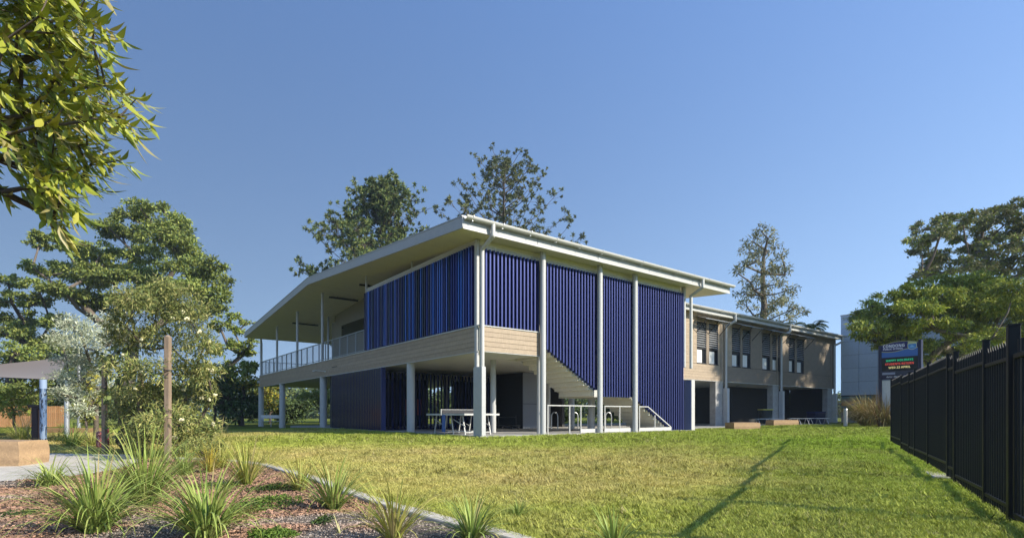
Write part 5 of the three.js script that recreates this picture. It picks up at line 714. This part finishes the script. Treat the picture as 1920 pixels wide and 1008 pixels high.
// ---------------------------------------------------------------- overhanging tree near the camera: big leaves
{
  const r = rng(900), T = thing('overhanging_tree', 'near tree with large glossy yellow green leaves hanging over the garden', 'tree');
  const bx = -6.4, bdp = 4.6, base = new V3(bx, hg(bx, bdp) - 0.1, -bdp); T.position.copy(base);
  const edge = y => { const t = [[-120, 190], [0, 182], [60, 200], [140, 215], [168, 262], [200, 266], [235, 258], [262, 222], [290, 228], [305, 236], [325, 175], [365, 165], [400, 128], [430, 112], [450, 96]]; for (let i = 0; i + 1 < t.length; i++) if (y <= t[i + 1][0]) return lerp(t[i][1], t[i + 1][1], (y - t[i][0]) / (t[i + 1][0] - t[i][0])); return 90; };
  const low = x => x < 30 ? 300 : x < 60 ? lerp(300, 380, (x - 30) / 30) : 440, twigs = [];
  for (let k = 0; k < 4000 && twigs.length < 330; k++) { const py = -180 + r() * 625, e = edge(py), px = lerp(-190, e - 14, Math.pow(r(), 0.75)); if (py > low(px)) continue; if (py > 380 && px < e - 60) continue; const d = 4.3 + (r() - 0.5) * 1.1; twigs.push(atPx(px, py, d)); }
  for (const [px, py] of [[4, 360], [-10, 345], [102, 420], [100, 400], [110, 385], [228, 300], [255, 185], [252, 210], [210, 60]]) twigs.push(atPx(px, py, 4.25 + r() * 0.3));
  const fork = new V3(-5.9, 2.7, -4.5), sk = skeleton(base, fork, twigs.map(p => p.clone()), r, { r0: 0.11, minR: 0.004, step: 0.5, trunkSteps: 4, wobble: 0.06, reach: 2, bow: 0.06, lenCost: 0.15 });
  const off = g => g.translate(-base.x, -base.y, -base.z); part(T, 'trunk', off(merge(sk.trunk)), bark); part(T, 'branches', off(merge(sk.limbs)), bark);
  // one leaf, 1 m long before scaling: pointed blade folded at the midrib and arched
  const lg = arch => { const pos = [], idx = [], N = 6, w = [0.012, 0.068, 0.104, 0.104, 0.078, 0.04, 0.0]; for (let k = 0; k <= N; k++) { const t = k / N, y = -arch * t * t; pos.push(t, y, 0, t, y + w[k] * 0.35, w[k], t, y + w[k] * 0.35, -w[k]); } for (let k = 0; k < N; k++) { const a = 3 * k, b = a + 3; idx.push(a, b, a + 1, a + 1, b, b + 1, a, a + 2, b, a + 2, b + 2, b); } const g = new THREE.BufferGeometry(); g.setAttribute('position', new THREE.Float32BufferAttribute(pos, 3)); g.setIndex(idx); g.computeVertexNormals(); return g; };
  const shapes = [lg(0.10), lg(0.28), lg(0.45)], lm = [[0.40, 0.43, 0.05], [0.33, 0.38, 0.05], [0.50, 0.48, 0.08], [0.21, 0.27, 0.05], [0.38, 0.33, 0.12]].map(c => new THREE.MeshPhysicalMaterial({ color: LC(...c), roughness: 0.42, transmission: 0.34, thickness: 0, side: THREE.DoubleSide, specularIntensity: 0.6 }));
  const all = [];
  for (const p of twigs) { const out = p.clone().sub(new V3(-5.4, 3.6, -4.4)).normalize(), n = 11 + Math.floor(r() * 7); const tip = out.clone().multiplyScalar(0.5).add(new V3(0.35 * r(), -0.55 + 0.35 * r(), 0.25 * (r() - 0.5))).normalize(); for (let k = 0; k < n; k++) { const f = k / n, b = p.clone().addScaledVector(tip, (f - 0.65) * 0.50), a = k * 2.4 + r(), side = new V3(Math.cos(a), Math.sin(a), Math.sin(a * 1.7)).multiplyScalar(0.62), dir = tip.clone().add(side).add(new V3(0.10, -0.30, 0.04)).normalize(), up = sph(r).multiplyScalar(0.5).add(new V3(0.4, 0.8, 0.35)).normalize(); all.push({ b, dir, up, len: (0.11 + 0.11 * r()), s: Math.floor(r() * 3), m: Math.floor(Math.pow(r(), 1.2) * 5), near: b.z }); } }
  const onScreen = q => { const px = CX + q.b.x / -q.b.z * F, py = HY - (q.b.y - HC) / -q.b.z * F; return px > -20 && py > -20; };
  const show = all.filter(onScreen).sort((a, b) => b.len / -b.near - a.len / -a.near), single = new Set(show.slice(0, 300)), rest = lm.map(() => []), mx = new THREE.Matrix4();
  for (const q of all) { const z = q.dir.clone().cross(q.up).normalize().negate(), y = z.clone().cross(q.dir).normalize(); mx.makeBasis(q.dir, y, z); mx.scale(new V3(q.len, q.len, q.len)); mx.setPosition(q.b.clone().sub(base)); if (single.has(q)) { const m = part(T, 'leaf', shapes[q.s], lm[q.m]); m.applyMatrix4(mx); } else rest[q.m].push(shapes[q.s].clone().applyMatrix4(mx)); }
  rest.forEach((gs, k) => { if (gs.length) part(T, 'small_leaves', merge(gs), lm[k], 'stuff'); });
}
// ---------------------------------------------------------------- mulch chips and lawn blades
{
  const r = rng(61), g = new THREE.BoxGeometry(1, 0.25, 0.42), p = g.attributes.position; for (let i = 0; i < p.count; i++) if (p.getX(i) > 0) p.setZ(i, p.getZ(i) * 0.6);
  const list = []; for (let k = 0; k < 260000 && list.length < 42000; k++) { const d = 4.2 + Math.pow(r(), 1.4) * 7.5, x = lerp(-d * 1.0, 1.2, r()); if (!inBed(x, d) || inPath(x, d) || x > kerbX(d) - 0.09) continue; list.push([x, d]); }
  const im = new THREE.InstancedMesh(g, std(LC(1, 1, 1), 0.9), list.length), mx = new THREE.Matrix4(), q = new THREE.Quaternion(), e = new THREE.Euler(), c = new THREE.Color();
  list.forEach(([x, d], i) => { const red = barkiness(x, d), s = lerp(0.012, 0.045, red * r()) * (0.6 + 0.9 * r()); e.set((r() - 0.5) * 0.9, r() * 6.28, (r() - 0.5) * 0.9); mx.compose(new V3(x, bedH(x, d) + 0.004 + 0.012 * r(), -d), q.setFromEuler(e), new V3(s, s, s)); im.setMatrixAt(i, mx); const k = 0.35 + 1.0 * r(); im.setColorAt(i, c.setRGB(lerp(0.50, 0.40, red) * k, lerp(0.42, 0.235, red) * k, lerp(0.345, 0.15, red) * k)); });
  im.name = 'bark_mulch'; meta(im, 'reddish bark chips and grey gritty mulch covering the garden bed', 'mulch', null, 'stuff'); im.castShadow = im.receiveShadow = true; scene.add(im);
}
{
  const r = rng(62), lv = [0, 1, 2].map(k => { const l = new Leaves(), q = rng(70 + k); for (let n = 0; n < 7; n++) { const a = q() * 6.283, el = 0.75 + 0.7 * q(); l.blade(new V3((q() - 0.5) * 0.9, -0.1, (q() - 0.5) * 0.9), new V3(Math.cos(a) * Math.cos(el), Math.sin(el), Math.sin(a) * Math.cos(el)), 0.8 + 0.5 * q(), 0.11, 0.9, [1, 1, 1], 2); } return l.geo(); });
  const gm = new THREE.MeshPhysicalMaterial({ color: LC(1, 1, 1), roughness: 0.7, specularIntensity: 0.25, transmission: 0.2, thickness: 0, side: THREE.DoubleSide }); lv.forEach(g => g.deleteAttribute('color'));
  const lists = [[], [], []];
  const add = (d0, d1, n, s0, s1) => { for (let k = 0; k < n; k++) { const d = Math.sqrt(lerp(d0 * d0, d1 * d1, r())), x = lerp(-0.9 * d, 0.98 * d, r()); if (inBed(x, d) || inPath(x, d) || onSlab(x, d) || x > 2.3 + 0.6 * d + 1.0) continue; if (d < kerbLine[0].d && x < kerbX(d) + 0.09) continue; const lush = fbm(x * 1.7 + 9, d * 1.7, 3); if (r() > 0.25 + 1.3 * lush) continue; lists[k % 3].push([x, d, lerp(s0, s1, r()) * (0.6 + 0.9 * lush)]); } };
  add(4.3, 9, 90000, 0.035, 0.060); add(9, 16, 90000, 0.045, 0.075); add(16, 34, 80000, 0.06, 0.10);
  for (let k = 0; k < 9000; k++) { const d = Math.sqrt(lerp(20, 400, r())), x = lerp(-0.9 * d, 0.9 * d, r()); if (inBed(x, d) || inPath(x, d) || onSlab(x, d) || x > 1.7 + 0.586 * d || vnoise(x * 2.1, d * 2.1 + 30) < 0.62) continue; lists[k % 3].push([x, d, 0.087 + 0.05 * r()]); }
  // longer tufts left by the mower along the fence
  for (let k = 0; k < 5000; k++) { const d = lerp(4.2, 17.2, Math.pow(r(), 1.3)), x = 1.88 + 0.586 * d - 0.25 * r() * r() * 2.2 + 0.12; lists[k % 3].push([x, d, 0.05 + 0.06 * r() * r()]); }
  for (let k = 0; k < 3000; k++) { const d = lerp(4.5, kerbLine[0].d, r()), x = kerbX(d) + 0.08 + 0.12 * r(); lists[k % 3].push([x, d, 0.06 + 0.05 * r()]); }
  const mx = new THREE.Matrix4(), q = new THREE.Quaternion(), c = new THREE.Color();
  lists.forEach((list, k) => { const im = new THREE.InstancedMesh(lv[k], gm, list.length); list.forEach(([x, d, s], i) => { mx.compose(new V3(x, hg(x, d), -d), q.setFromAxisAngle(new V3(0, 1, 0), r() * 6.28), new V3(s * 1.25, s, s * 1.25)); im.setMatrixAt(i, mx); lawnColor(x, d, c); c.multiplyScalar(0.85 + 0.7 * r() - 0.3 * (s > 0.085 ? 1 : 0)); if (r() < 0.04) c.lerp(new THREE.Color(0.55, 0.46, 0.22), 0.7); im.setColorAt(i, c); }); im.name = numbered('lawn_grass'); meta(im, ['short mown lawn grass blades in front of the building', 'mown lawn grass tufts mixed through the lawn', 'coarser lawn grass blades mixed through the lawn'][k], 'grass', 'lawn grass', 'stuff'); im.castShadow = im.receiveShadow = true; scene.add(im); });
}
scene.traverse(o => { if (o.isMesh) { o.castShadow = true; o.receiveShadow = true; } });
renderer.render(scene, camera);
